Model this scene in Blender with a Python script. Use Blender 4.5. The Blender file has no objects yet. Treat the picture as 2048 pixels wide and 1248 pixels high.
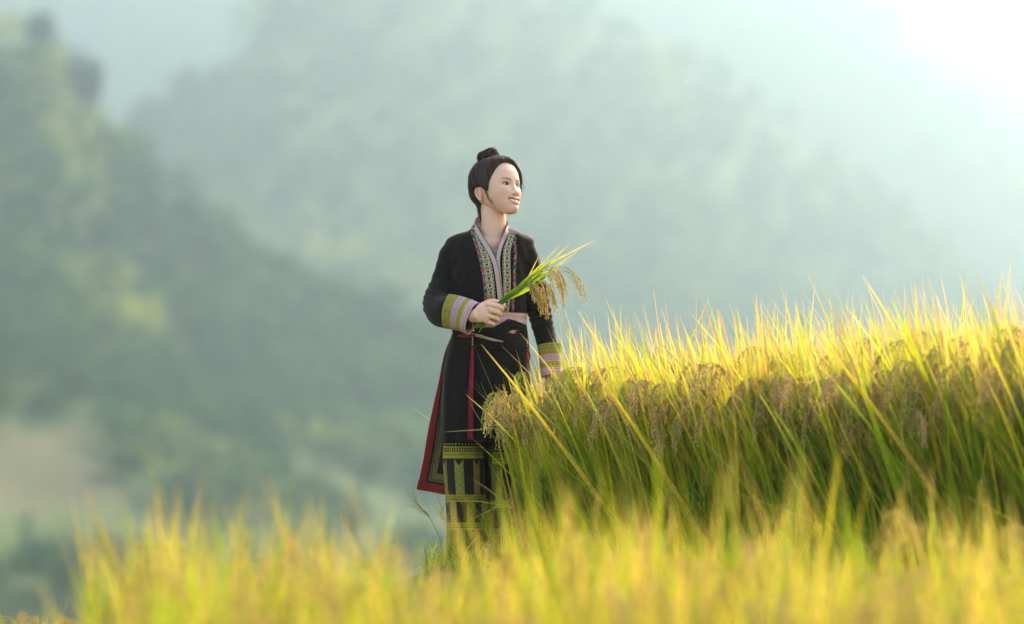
import bpy, math, random
import numpy as np
from mathutils import Vector, Matrix
from mathutils.bvhtree import BVHTree
R = math.radians
rng = np.random.default_rng(11)
random.seed(11)

# ------------------------------------------------------------------ camera, world, sun, exposure
scene = bpy.context.scene
CAM_Y, CAM_Z, FPX = -15.36, 0.66, 7680.0        # 135 mm lens, woman 15.4 m away
cam_d = bpy.data.cameras.new('camera')
cam_d.sensor_width = 36; cam_d.lens = 135
cam_d.shift_y = 176/2048
cam_d.clip_start = 0.1; cam_d.clip_end = 9000
cam_d.dof.use_dof = True
cam_d.dof.focus_distance = 15.25
cam_d.dof.aperture_fstop = 135/82.0
cam = bpy.data.objects.new('camera', cam_d)
scene.collection.objects.link(cam)
cam.location = (0, CAM_Y, CAM_Z); cam.rotation_euler = (R(90), 0, 0)
scene.camera = cam

SUN_AZ, SUN_EL = 31.0, 30.0
world = bpy.data.worlds.new("World"); scene.world = world
world.use_nodes = True
wn = world.node_tree
sky = wn.nodes.new('ShaderNodeTexSky'); sky.sky_type = 'NISHITA'; sky.sun_disc = False
sky.sun_elevation = R(SUN_EL); sky.sun_rotation = R(SUN_AZ)
sky.air_density = 1.3; sky.dust_density = 5.0; sky.ozone_density = 1.0
bg = wn.nodes['Background']; bg.inputs['Strength'].default_value = 0.15
wb = wn.nodes.new('ShaderNodeVectorMath'); wb.operation = 'MULTIPLY'; wb.inputs[1].default_value = (1.08, 1.0, .90)   # warm white balance
wn.links.new(sky.outputs[0], wb.inputs[0]); wn.links.new(wb.outputs[0], bg.inputs['Color'])
sl = bpy.data.lights.new('sun', 'SUN'); sl.energy = 1.8; sl.angle = R(3.0); sl.color = (1.0, 0.83, 0.60)
so = bpy.data.objects.new('sun', sl); scene.collection.objects.link(so)
sdir = Vector((math.sin(R(SUN_AZ))*math.cos(R(SUN_EL)), math.cos(R(SUN_AZ))*math.cos(R(SUN_EL)), math.sin(R(SUN_EL))))
so.rotation_euler = sdir.to_track_quat('Z', 'Y').to_euler(); so.location = (20, 20, 30)
scene.view_settings.view_transform = 'Standard'
scene.view_settings.look = 'None'
scene.view_settings.exposure = 1.98
scene.view_settings.gamma = 1.0
scene.render.engine = 'CYCLES'
scene.cycles.use_denoising = True
scene.cycles.volume_bounces = 1
scene.cycles.max_bounces = 8
scene.cycles.transparent_max_bounces = 8

# ------------------------------------------------------------------ helpers
def W(px, py, Y=0.0):
    """world point whose photograph pixel is (px, py) when it stands Y metres behind the woman's plane"""
    d = Y - CAM_Y
    return Vector(((px-1024)*d/FPX, Y, CAM_Z + (800-py)*d/FPX))
def link(o, parent=None):
    scene.collection.objects.link(o)
    if parent is not None: o.parent = parent
    return o
def tag(o, label=None, cat=None, group=None, kind=None):
    if label: o['label'] = label
    if cat: o['category'] = cat
    if group: o['group'] = group
    if kind: o['kind'] = kind
    return o
def empty(name, loc=(0, 0, 0), rz=0):
    o = bpy.data.objects.new(name, None); link(o); o.location = loc; o.rotation_euler = (0, 0, rz)
    o.empty_display_size = 0.1
    return o
def make_mesh(name, V, F, mats=None, col=None, smooth=True, uv=None):
    """V (n,3); F list/array of quads or tris (array (m,4) or (m,3), or list of arrays); col (n,3) point colours"""
    me = bpy.data.meshes.new(name)
    V = np.asarray(V, dtype=np.float32)
    fl = F if isinstance(F, list) and len(F) and isinstance(F[0], np.ndarray) else [np.asarray(F)]
    idx = np.concatenate([a.reshape(-1) for a in fl]).astype(np.int32)
    tot = np.concatenate([np.full(len(a), a.shape[1]) for a in fl]).astype(np.int32)
    me.vertices.add(len(V)); me.vertices.foreach_set('co', V.reshape(-1))
    me.loops.add(len(idx)); me.loops.foreach_set('vertex_index', idx)
    me.polygons.add(len(tot))
    me.polygons.foreach_set('loop_start', np.concatenate([[0], np.cumsum(tot)[:-1]]).astype(np.int32))
    me.polygons.foreach_set('loop_total', tot)
    me.polygons.foreach_set('use_smooth', np.full(len(tot), smooth))
    me.update(calc_edges=True); me.validate()
    if col is not None: set_col(me, col)
    if mats is not None: me.materials.append(mats)
    return me
def set_col(me, col, name='Col'):
    a = me.attributes.get(name) or me.attributes.new(name, 'FLOAT_COLOR', 'POINT')
    c = np.ones((len(me.vertices), 4), dtype=np.float32); c[:, :3] = col
    a.data.foreach_set('color', c.reshape(-1))
def obj(name, V, F, mat, parent=None, col=None, smooth=True):
    o = bpy.data.objects.new(name, make_mesh(name, V, F, mat, col, smooth))
    return link(o, parent)
def get_co(me):
    a = np.empty(len(me.vertices)*3, dtype=np.float32); me.vertices.foreach_get('co', a); return a.reshape(-1, 3)
def set_co(me, V):
    me.vertices.foreach_set('co', np.asarray(V, dtype=np.float32).reshape(-1)); me.update()
def grid_faces(nu, nv, wrap_v=False, off=0):
    """vertex index = i*nv + j"""
    i, j = np.meshgrid(np.arange(nu-1), np.arange(nv if wrap_v else nv-1), indexing='ij')
    j2 = (j+1) % nv
    return np.stack([i*nv+j, i*nv+j2, (i+1)*nv+j2, (i+1)*nv+j], -1).reshape(-1, 4) + off
class Bag:
    """collects several shapes into ONE mesh"""
    def __init__(s): s.V, s.Q, s.T, s.C, s.n = [], [], [], [], 0
    def add(s, V, F, col=(1, 1, 1)):
        V = np.asarray(V, dtype=float); F = np.asarray(F)
        if len(F) == 0: return
        (s.Q if F.shape[1] == 4 else s.T).append(F + s.n)
        s.V.append(V); s.n += len(V)
        c = np.asarray(col, dtype=float)
        s.C.append(np.broadcast_to(c, (len(V), 3)))
    def faces(s):
        L = []
        if s.Q: L.append(np.concatenate(s.Q))
        if s.T: L.append(np.concatenate(s.T))
        return L
    def build(s, name, mat, parent=None, smooth=True):
        return obj(name, np.concatenate(s.V), s.faces(), mat, parent, np.concatenate(s.C), smooth)
def cr(pts, n):
    """Catmull-Rom through pts, n samples"""
    P = np.asarray(pts, dtype=float)
    if len(P) == 2: t = np.linspace(0, 1, n)[:, None]; return P[0]*(1-t)+P[1]*t
    P = np.vstack([2*P[0]-P[1], P, 2*P[-1]-P[-2]])
    m = len(P)-3
    t = np.linspace(0, m-1e-9, n); k = t.astype(int); u = (t-k)[:, None]
    a, b, c, d = P[k], P[k+1], P[k+2], P[k+3]
    return .5*((2*b)+(-a+c)*u+(2*a-5*b+4*c-d)*u**2+(-a+3*b-3*c+d)*u**3)
def frames(C, ref=(0, 0, 1)):
    T = np.gradient(C, axis=0); T /= np.linalg.norm(T, axis=1)[:, None]+1e-12
    r = np.asarray(ref, float); U = np.empty_like(T)
    u = r - T[0]*np.dot(r, T[0])
    if np.linalg.norm(u) < 1e-3: u = np.array([1., 0, 0]) - T[0]*T[0][0]
    for i in range(len(T)):
        u = u - T[i]*np.dot(u, T[i]); u = u/(np.linalg.norm(u)+1e-12); U[i] = u
    return T, U, np.cross(T, U)
def tube(bag, pts, rad, n=24, m=10, col=(1, 1, 1), ref=(0, 0, 1), flat=1.0, cap=True):
    """rad: list of radii along pts; flat: scale along the second frame axis"""
    C = cr(pts, n); r = np.interp(np.linspace(0, 1, n), np.linspace(0, 1, len(rad)), rad)
    T, U, B = frames(C, ref)
    a = np.linspace(0, 2*np.pi, m, endpoint=False)
    V = C[:, None] + r[:, None, None]*(np.cos(a)[None, :, None]*U[:, None] + flat*np.sin(a)[None, :, None]*B[:, None])
    V = V.reshape(-1, 3); F = grid_faces(n, m, True)
    cc = np.asarray(col, float)
    if cc.ndim == 2: cc = np.repeat(cc, m, axis=0)
    if cap:
        V = np.vstack([V, C[:1]-T[:1]*r[0]*.5, C[-1:]+T[-1:]*r[-1]*.5])
        j = np.arange(m); j2 = (j+1) % m
        tri = np.concatenate([np.stack([np.full(m, n*m), j2, j], 1), np.stack([np.full(m, n*m+1), (n-1)*m+j, (n-1)*m+j2], 1)])
        if cc.ndim == 2: cc = np.vstack([cc, cc[:1], cc[-1:]])
        k = bag.n; bag.add(V, F, cc); bag.T.append(tri+k)
    else: bag.add(V, F, cc)
def ball(bag, c, r, m=16, k=10, col=(1, 1, 1), rot=None):
    """ellipsoid; r scalar or 3"""
    r = np.broadcast_to(np.asarray(r, float), (3,))
    th = np.linspace(0, np.pi, k)[1:-1]; ph = np.linspace(0, 2*np.pi, m, endpoint=False)
    V = np.stack([np.outer(np.sin(th), np.cos(ph)), np.outer(np.sin(th), np.sin(ph)), np.outer(np.cos(th), np.ones(m))], -1).reshape(-1, 3)
    V = np.vstack([V, [[0, 0, 1], [0, 0, -1]]])*r
    if rot is not None: V = V @ np.asarray(rot).T
    V += np.asarray(c, float)
    F = grid_faces(k-2, m, True); n0 = (k-2)*m; j = np.arange(m); j2 = (j+1) % m
    q = bag.n; bag.add(V, F[:, ::-1], col)
    bag.T.append(np.concatenate([np.stack([np.full(m, n0), j, j2], 1), np.stack([np.full(m, n0+1), (k-3)*m+j2, (k-3)*m+j], 1)])+q)
def _hash(i, j, s): 
    v = np.sin(i*127.1+j*311.7+s*74.7)*43758.5453; return v-np.floor(v)
def vnoise(x, y, s=0):
    xi, yi = np.floor(x), np.floor(y); u, v = x-xi, y-yi
    u, v = u*u*(3-2*u), v*v*(3-2*v)
    return (_hash(xi, yi, s)*(1-u)+_hash(xi+1, yi, s)*u)*(1-v)+(_hash(xi, yi+1, s)*(1-u)+_hash(xi+1, yi+1, s)*u)*v
def fbm(x, y, s=0, o=4):
    t, a = 0, .5
    for k in range(o): t = t+a*vnoise(x, y, s+k); a *= .5; x, y = x*2.03+7.1, y*2.03+3.3
    return t
def sstep(a, b, x):
    t = np.clip((x-a)/(b-a), 0, 1); return t*t*(3-2*t)

# ------------------------------------------------------------------ materials
def mat_new(name):
    m = bpy.data.materials.new(name); m.use_nodes = True
    return m, m.node_tree, m.node_tree.nodes['Principled BSDF']
def mat_attr(name, rough=.8, spec=.3, bump=0, bscale=400, sheen=0, transl=0, sss=0, var=0, vscale=30, tint=None):
    """material coloured by the Col attribute of the mesh, with procedural variation, bump and optional translucency"""
    m, nt, p = mat_new(name); N, L = nt.nodes, nt.links
    a = N.new('ShaderNodeAttribute'); a.attribute_name = 'Col'
    c = a.outputs['Color']
    tc = N.new('ShaderNodeTexCoord')
    if var:
        nz = N.new('ShaderNodeTexNoise'); nz.inputs['Scale'].default_value = vscale; nz.inputs['Detail'].default_value = 4
        L.new(tc.outputs['Object'], nz.inputs['Vector'])
        mr = N.new('ShaderNodeMapRange'); mr.inputs[1].default_value = .3; mr.inputs[2].default_value = .7
        mr.inputs[3].default_value = 1-var; mr.inputs[4].default_value = 1+var
        L.new(nz.outputs['Fac'], mr.inputs[0])
        vm = N.new('ShaderNodeVectorMath'); vm.operation = 'SCALE'
        L.new(c, vm.inputs[0]); L.new(mr.outputs[0], vm.inputs['Scale']); c = vm.outputs[0]
    L.new(c, p.inputs['Base Color'])
    p.inputs['Roughness'].default_value = rough; p.inputs['Specular IOR Level'].default_value = spec
    if sheen:
        p.inputs['Sheen Weight'].default_value = sheen; p.inputs['Sheen Roughness'].default_value = .5
        p.inputs['Sheen Tint'].default_value = (1, .9, .85, 1)
    if sss:
        p.inputs['Subsurface Weight'].default_value = sss; p.inputs['Subsurface Radius'].default_value = (1, .35, .2); p.inputs['Subsurface Scale'].default_value = .008
    if bump:
        nb = N.new('ShaderNodeTexNoise'); nb.inputs['Scale'].default_value = bscale; nb.inputs['Detail'].default_value = 3
        L.new(tc.outputs['Object'], nb.inputs['Vector'])
        bp = N.new('ShaderNodeBump'); bp.inputs['Strength'].default_value = bump; bp.inputs['Distance'].default_value = .002
        L.new(nb.outputs['Fac'], bp.inputs['Height']); L.new(bp.outputs[0], p.inputs['Normal'])
    if transl:
        tr = N.new('ShaderNodeBsdfTranslucent'); L.new(c, tr.inputs['Color'])
        mx = N.new('ShaderNodeMixShader'); mx.inputs[0].default_value = transl
        L.new(p.outputs[0], mx.inputs[1]); L.new(tr.outputs[0], mx.inputs[2])
        L.new(mx.outputs[0], N['Material Output'].inputs['Surface'])
    return m
M = dict(
    leaf=mat_attr('rice_leaf', rough=.55, spec=.3, transl=.58, var=.18, vscale=60),
    grain=mat_attr('rice_grain', rough=.6, spec=.3, transl=.6, var=.12, vscale=150),
    forest=mat_attr('forest_foliage', rough=.9, spec=.1, transl=.4, var=.3, vscale=.3),
    bark=mat_attr('bark', rough=.95, spec=.1, bump=.6, bscale=4),
    ground=mat_attr('soil_and_grass', rough=.95, spec=.1, bump=.4, bscale=30, var=.25, vscale=3),
    hill=mat_attr('hill_ground', rough=.95, spec=.1, var=.25, vscale=.05),
)

# ------------------------------------------------------------------ terrain
def prof(pts, Y, drop, slant=0.):
    p = np.array(pts, float); d = (Y-CAM_Y)/(1-slant*np.clip(p[:, 0]-1024, -1600, 1500)/FPX)
    return (p[:, 0]-1024)*d/FPX, CAM_Z+(800-p[:, 1]-drop)*d/FPX
HILLS = [  # (depth, front run, back run, silhouette)
    (800, 430, 380, prof([(-3000, -500), (-900, -250), (-300, -60), (0, 40), (70, 60), (120, 90), (165, 150), (230, 230), (300, 300), (400, 385), (500, 455), (600, 520), (700, 560), (850, 610), (1000, 690), (1200, 770), (1500, 830), (2100, 880), (4000, 900)], 800, 62)),
    (1600, 600, 600, prof([(-2500, 300), (-600, 420), (0, 420), (200, 300), (300, 215), (350, 165), (450, 90), (520, 30), (600, -50), (900, -90), (1100, -30), (1300, 60), (1420, 120), (1560, 230), (1700, 335), (1850, 460), (2048, 620), (2500, 760), (4000, 820)], 1600, 30, 1.8)),
    (2600, 300, 600, prof([(-3000, -100), (-600, -260), (200, -300), (900, -260), (1300, -250), (1600, -140), (1750, 5), (1850, 130), (2000, 255), (2100, 340), (2600, 600), (4000, 800)], 2600, 16)),
    (3600, 500, 500, prof([(-3000, -100), (1000, -300), (1700, -250), (1950, -40), (2048, 50), (2300, 240), (3000, 500), (4500, 700)], 3600, 0)),
]
def terrain(x, y):
    x = np.asarray(x, float); y = np.asarray(y, float)
    a = sstep(-.80, -.34, x-.27*np.clip(y-.2, 0, 5)-.6*sstep(-1.2, -3.2, y))
    z = -.85*(1-a)
    f = sstep(-3.3, -4.6, y)
    z = z*(1-f) + f*(-.47 - .45*(1-sstep(-1.75, -1.35, x)))
    z = z - .30*np.clip(sstep(4.2, 9, y)*(y-4), 0, 1e4)
    far = sstep(60, 260, y)
    z = np.maximum(z, -36)
    z = z + .03*(fbm(x*1.7, y*1.7, 5)-.5)*(1-far) + far*6*(fbm(x/60, y/60, 9)-.5)
    for k, (Y, Lf, Lb, (px, pz)) in enumerate(HILLS):
        ridge = np.interp(x*((Y-CAM_Y)/(np.maximum(y, 200)-CAM_Y))**(.35 if k != 1 else 0), px, pz)
        d = y-Y-(1.8*np.clip(x, -400, 420) if k == 1 else 0)
        t = np.where(d < 0, -d/Lf, d/Lb)
        g = np.clip(1-t, 0, 1)
        spur = 1-(.30, .42, .3, .3)[k]*np.sin(np.pi*g)*(fbm(x/(45+20*k)+k*7, y/(200+60*k), 20+k)*2-.3)
        hz = -38 + (ridge+38)*np.power(g, 1.15)*spur
        z = np.where(g > 0, np.maximum(z, hz), z)
    return z
def terrain_mesh(name, ys, mat, ncol=220):
    u = np.linspace(-1, 1, ncol); u = np.sign(u)*np.abs(u)**1.25
    Yg, U = np.meshgrid(ys, u, indexing='ij')
    X = U*(9+.42*(Yg+32))
    Z = terrain(X, Yg)
    V = np.stack([X, Yg, Z], -1).reshape(-1, 3)
    F = grid_faces(len(ys), ncol)[:, ::-1]
    x, y, z = V.T
    n1 = fbm(x/25, y/25, 3); 
    col = np.stack([.045+.05*n1, .075+.05*n1, .022+.015*n1], 1)
    near = (y < 60)
    n2 = fbm(x*2, y*2, 4)
    cn = np.stack([.10+.06*n2, .10+.07*n2, .035+.02*n2], 1)
    col = np.where(near[:, None], cn, col)
    # ripe terrace fields on the lower slope of the nearest hill
    s = (y > 330) & (y < 640) & (z < -4)
    ppx = 1024 + x/(y-CAM_Y)*FPX; ppy = 800-(z-CAM_Z)/(y-CAM_Y)*FPX
    w = fbm(x/14, y/40, 31)
    field = s & (w > .42)
    ripe = field & (x < -58+10*w) & (z > -15)
    col = np.where(field[:, None], np.stack([.055+.06*w, .09+.06*w, .03+.02*w], 1), col)
    col = np.where(ripe[:, None], np.stack([.095+.06*w, .095+.05*w, .04+.03*w], 1), col)
    o = obj(name, V, F, mat, col=col)
    o['kind'] = 'structure'
    return o
ys0 = np.concatenate([np.linspace(-32, -12, 24, endpoint=False), np.linspace(-12, 8, 150, endpoint=False), 8*np.power(360/8, np.linspace(0, 1, 90))])
ground = terrain_mesh('ground', ys0, M['ground'])
hills = terrain_mesh('hills', np.concatenate([np.arange(360, 1500, 9.0), np.arange(1500, 3500, 18.0), np.arange(3500, 5400, 60.0)]), M['hill'], 420)

# ------------------------------------------------------------------ far woods
def crown_cards(c, rx, rz, n, size, rg):
    """leaf clumps scattered through a lobed crown; returns V, F"""
    lob = rg.normal(size=(7, 3)); lob /= np.linalg.norm(lob, axis=1)[:, None]; lob[:, 2] = np.abs(lob[:, 2])*.8-.15
    k = rg.integers(0, 7, n)
    p = lob[k]*.55 + rg.normal(size=(n, 3))*.30
    p = p*np.array([rx, rx, rz]) + c
    s = size*rg.uniform(.5, 1.3, n)[:, None]
    a = rg.normal(size=(n, 3)); a /= np.linalg.norm(a, axis=1)[:, None]
    b = np.cross(a, rg.normal(size=(n, 3))); b /= np.linalg.norm(b, axis=1)[:, None]
    V = np.stack([p-a*s, p-b*s*.7, p+a*s, p+b*s*.7], 1).reshape(-1, 3)
    return V, np.arange(4*n).reshape(-1, 4)
def tree_mesh_parts(h, rx, rg, n=420, size=.5):
    cr_, tr = Bag(), Bag()
    V, F = crown_cards(np.array([0, 0, h*.64]), rx, h*.42, n, size, rg)
    tr_pts = [(0, 0, -.5), (rg.normal()*.15, rg.normal()*.15, h*.3), (rg.normal()*.3, rg.normal()*.3, h*.75)]
    tube(tr, tr_pts, [h*.035, h*.025, h*.01], 10, 8, (.09, .065, .045))
    for q in range(5):
        a = q*1.26+rg.uniform(0, .6); z0 = h*rg.uniform(.3, .55)
        tube(tr, [(0, 0, z0), (rx*.35*math.cos(a), rx*.35*math.sin(a), z0+h*.12), (rx*.7*math.cos(a), rx*.7*math.sin(a), z0+h*.22)], [h*.014, h*.009, h*.003], 8, 6, (.09, .065, .045))
    return V, F, tr
def wood(name, xr, yr, spacing, hgt, ncard, size, label, hue, keep=None, seed=1):
    rg = np.random.default_rng(seed)
    xs = []; 
    ny = int((yr[1]-yr[0])/spacing)
    P = []
    for j in range(ny):
        y = yr[0]+(j+rg.uniform(0, 1))*spacing
        x0, x1 = [(q-1024)*(y-CAM_Y)/FPX for q in xr]
        nx = max(1, int((x1-x0)/spacing))
        P.append(np.stack([x0+(np.arange(nx)+rg.uniform(0, 1, nx))*spacing, y+rg.uniform(-.5, .5, nx)*spacing], 1))
    P = np.concatenate(P)
    if keep is not None: P = P[keep(P[:, 0], P[:, 1], rg)]
    Z = terrain(P[:, 0], P[:, 1])
    Vs, Cs = [], []
    for (x, y), z in zip(P, Z):
        h = hgt*rg.uniform(.6, 1.35); t = 1.5*fbm(np.array(x/(hgt*2.2)), np.array(y/(hgt*5)), 50+seed)-.30
        V, F = crown_cards(np.array([x, y, z+h*.5]), h*.42, h*.5, ncard, size, rg)
        t = float(np.clip(t, 0, .999)); tone = hue[0]*(1-2*t)+hue[1]*2*t if t < .5 else hue[1]*(2-2*t)+hue[2]*(2*t-1)
        tone = tone*rg.uniform(.75, 1.3)
        Vs.append(V); Cs.append(np.broadcast_to(tone, (len(V), 3)))
    V = np.concatenate(Vs); F = np.arange(len(V)).reshape(-1, 4)
    o = obj(name, V, F, M['forest'], col=np.concatenate(Cs), smooth=False)
    tag(o, label, 'wood', kind='stuff')
    return o
HUE = [np.array([.03, .07, .035]), np.array([.06, .13, .035]), np.array([.42, .44, .08])]
def keepA(x, y, rg):
    z = terrain(x, y)
    w = fbm(x/14, y/40, 31)
    fld = (y < 640) & (z < -4) & (w > .40)
    return (~fld) & (z > -30)
wood('wood', (-500, 1500), (380, 840), 6.3, 8.0, 90, .9, 'dark green hazy wood covering the nearest hillside on the left', HUE, keepA, 1)
wood('wood', (-300, 2400), (980, 2500), 15, 15.0, 60, 2.1, 'pale teal hazy wood on the big middle mountain behind the woman', HUE, lambda x, y, rg: (terrain(x, y) > -20) & (np.abs(y-1350-1.8*x) < 310), 2)
wood('wood', (1300, 2700), (2420, 2680), 20, 20.0, 50, 3.2, 'faint whitish wood on the farthest mountain slope at the right', HUE, lambda x, y, rg: terrain(x, y) > 0, 3)

def single_tree(px, py_top, Y, h, rx, label, tone, seed):
    rg = np.random.default_rng(seed)
    x = (px-1024)*(Y-CAM_Y)/FPX
    z = float(terrain(x, Y))
    V, F, tr = tree_mesh_parts(h, rx, rg, 900, h*.055)
    t = empty('tree', (x, Y, z)); tag(t, label, 'tree', 'single trees standing out from the hazy woods')
    n = len(V)//4
    c = np.repeat(np.array(tone)*rg.uniform(.6, 1.5, n)[:, None], 4, axis=0)
    obj('crown', V, F, M['forest'], t, c, False)
    tr.build('trunk', M['bark'], t)
single_tree(172, 30, 790, 15, 3.6, 'tall dark tree sticking up from the left ridge against the pale haze', (.03, .05, .03), 5)
single_tree(78, 20, 795, 12, 4.0, 'shorter spreading tree on the left ridge near the corner of the view', (.06, .09, .035), 6)
single_tree(212, 100, 780, 9, 3.0, 'small pale tree just below the tall dark ridge tree', (.07, .10, .04), 7)
single_tree(215, 900, 455, 12, 5.0, 'broad dark round tree beside the tan field at the hill foot', (.016, .03, .022), 8)
single_tree(330, 930, 440, 10, 4.4, 'second dark round tree at the hill foot, nearer the woman', (.018, .034, .024), 9)
# ------------------------------------------------------------------ rice
def blades(n, base, az, tilt, bend, length, width, col0, col1, tip, rg, seg=7, twist=.5):
    """n curved leaf blades. base (n,3), az heading, tilt from vertical at the base, bend added along the blade"""
    s = np.linspace(0, 1, seg+1)
    th = tilt[:, None] + bend[:, None]*s[None]**1.7
    ds = (length/seg)[:, None]
    ch, sh = np.cos(th), np.sin(th)
    rr = np.concatenate([np.zeros((n, 1)), np.cumsum(sh[:, :-1]*ds, 1)], 1)
    zz = np.concatenate([np.zeros((n, 1)), np.cumsum(ch[:, :-1]*ds, 1)], 1)
    C = np.stack([base[:, 0:1]+rr*np.cos(az)[:, None], base[:, 1:2]+rr*np.sin(az)[:, None], base[:, 2:3]+zz], -1)
    w = width[:, None]*np.clip(np.minimum(.45+s*3, 1)*np.power(np.clip(1-s, 0, 1), .62), .03, 1)[None]
    tw = rg.uniform(-1.4, 1.4, n)[:, None] + twist*s[None]*rg.normal(size=n)[:, None]
    side = np.stack([-np.sin(az), np.cos(az), np.zeros(n)], -1)[:, None]
    nrm = np.stack([np.cos(az)[:, None]*ch, np.sin(az)[:, None]*ch, -sh], -1)
    D = side*np.cos(tw)[..., None] + nrm*np.sin(tw)[..., None]
    Nn = -side*np.sin(tw)[..., None] + nrm*np.cos(tw)[..., None]
    # three columns: a shallow gutter
    V = np.stack([C-D*w[..., None]*.5, C-Nn*w[..., None]*.13, C+D*w[..., None]*.5], 2)
    V = V.reshape(-1, 3)
    m = (seg+1)*3
    f = grid_faces(seg+1, 3)
    F = (f[None]+(np.arange(n)*m)[:, None, None]).reshape(-1, 4)
    c = col0[:, None]*(1-s[None, :, None]) + col1[:, None]*s[None, :, None]
    k = np.clip((s[None]-.72)/.28, 0, 1)[..., None]*tip[:, None, None]
    c = c*(1-k) + np.array([.84, .50, .19])*k
    c = np.repeat(c[:, :, None], 3, 2).reshape(-1, 3)
    return V, F, c
LEAFC = np.array([[.19, .36, .015], [.32, .47, .015], [.52, .55, .02], [.80, .62, .035], [.88, .56, .07], [.66, .40, .15]])
def leaf_cols(n, rg, p):
    k = rg.choice(6, n, p=p); j = rg.uniform(.8, 1.2, (n, 1))
    return LEAFC[k]*j
_oct = np.array([[0, 0, 0], [1, 0, .33], [-.5, .87, .33], [-.5, -.87, .33], [1, 0, .7], [-.5, .87, .7], [-.5, -.87, .7], [0, 0, 1.]])
_octF4 = np.array([[1, 2, 5, 4], [2, 3, 6, 5], [3, 1, 4, 6]]); _octF3 = np.array([[0, 2, 1], [0, 3, 2], [0, 1, 3], [4, 5, 7], [5, 6, 7], [6, 4, 7]])
def panicle(bag, p0, az, rise, droop, L, rg, gold, ngr=95, gs=1.0, up=.15):
    """a drooping rice head: stem arches over at p0 and hangs; gold 0..1"""
    n = 16; s = np.linspace(0, 1, n)
    th = up + (droop-up)*np.clip(s*1.5, 0, 1)**.8
    ds = L/(n-1)
    rr = np.concatenate([[0], np.cumsum(np.sin(th)[:-1]*ds)]); zz = np.concatenate([[0], np.cumsum(np.cos(th)[:-1]*ds)])
    zz = zz + rise
    A = np.stack([p0[0]+rr*math.cos(az), p0[1]+rr*math.sin(az), p0[2]+zz], 1)
    gcol = np.array([.74, .72, .22])*(1-gold)+np.array([.98, .74, .40])*gold
    tube(bag, A, [.0012*gs, .0006*gs], 12, 4, np.array([.35, .38, .08]), cap=False)
    T, U, B = frames(A)
    G, Dv = [], []
    nb = 12
    for b in range(nb):
        s0 = .16+.66*b/nb; i = s0*(n-1); i0 = int(i)
        q = A[i0]*(1-i+i0)+A[min(i0+1, n-1)]*(i-i0)
        ph = b*2.4+rg.uniform(0, 1)
        d = T[i0] + (U[i0]*math.cos(ph)+B[i0]*math.sin(ph))*.35
        Lb = L*(.62-.22*b/nb)*rg.uniform(.8, 1.15); m = max(5, int(ngr/nb*(1.25-.5*b/nb)))
        k = np.linspace(0.05, 1, m)[:, None]; dn = np.array([0, 0, -1.])
        path = q + d*Lb*.55*(k-.5*k**2) + dn*Lb*(.08*k+.72*k**2*(1-.22*k))
        tv = d*.55*(1-k) + dn*(.08+1.44*k-.48*k*k); tv /= np.linalg.norm(tv, axis=1)[:, None]
        G.append(path + rg.normal(size=(m, 3))*.0012*gs); Dv.append(tv + rg.normal(size=(m, 3))*.16)
        pp = np.vstack([q, path[::4]])
        if len(pp) > 2: tube(bag, pp, [.0007*gs, .0004*gs], 5, 3, np.array([.50, .46, .12]), cap=False)
    k = np.linspace(.5, 1, 12); ii = (k*(n-1)).astype(int)
    G.append(A[ii]+rg.normal(size=(12, 3))*.002); Dv.append(T[ii]+rg.normal(size=(12, 3))*.3)
    G = np.concatenate(G); Dv = np.concatenate(Dv); Dv /= np.linalg.norm(Dv, axis=1)[:, None]
    m = len(G)
    a = np.cross(Dv, rg.normal(size=(m, 3))); a /= np.linalg.norm(a, axis=1)[:, None]; b = np.cross(Dv, a)
    ln = .0074*gs*rg.uniform(.85, 1.15, m)[:, None, None]; wd = .0017*gs
    V = G[:, None] + wd*(_oct[None, :, 0:1]*a[:, None]+_oct[None, :, 1:2]*b[:, None]) + ln*_oct[None, :, 2:3]*Dv[:, None]
    off = (np.arange(m)*8)[:, None, None]
    c = np.repeat(gcol*rg.uniform(.75, 1.2, (m, 1)), 8, axis=0)
    k = bag.n
    bag.add(V.reshape(-1, 3), (_octF4[None]+off).reshape(-1, 4), c)
    bag.T.append((_octF3[None]+off).reshape(-1, 3)+k)

# ------------------------------------------------------------------ the woman
M['skin'] = mat_attr('skin', rough=.5, spec=.35, sss=.25, bump=.08, bscale=900)
M['black_cloth'] = mat_attr('black_cotton', rough=.8, spec=.10, sheen=.10, bump=.25, bscale=1500, var=.15, vscale=40)
M['cloth'] = mat_attr('woven_cloth', rough=.85, spec=.15, sheen=.15, bump=.35, bscale=1400, var=.10, vscale=200)
M['hair'] = mat_attr('dark_hair', rough=.55, spec=.22, var=.25, vscale=250)
M['eye'] = mat_attr('eyeball', rough=.35, spec=.1)
M['teeth'] = mat_attr('teeth', rough=.3, spec=.5)
M['bead'] = mat_attr('beads', rough=.35, spec=.5)
M['metal'] = mat_attr('brass', rough=.3, spec=.6)
person = empty('person', (-.08, 0, 0))
tag(person, 'smiling woman with a high hair bun in black embroidered clothes holding rice stalks', 'person')
P0 = np.array([-.08, 0, 0])
def pchild(bag_or_obj, name=None, mat=None, smooth=True):
    """link a world-space shape as a child of the person"""
    o = bag_or_obj.build(name, mat, None, smooth) if isinstance(bag_or_obj, Bag) else bag_or_obj
    o.data.transform(Matrix.Translation(-Vector(P0))); o.parent = person
    return o
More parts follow.
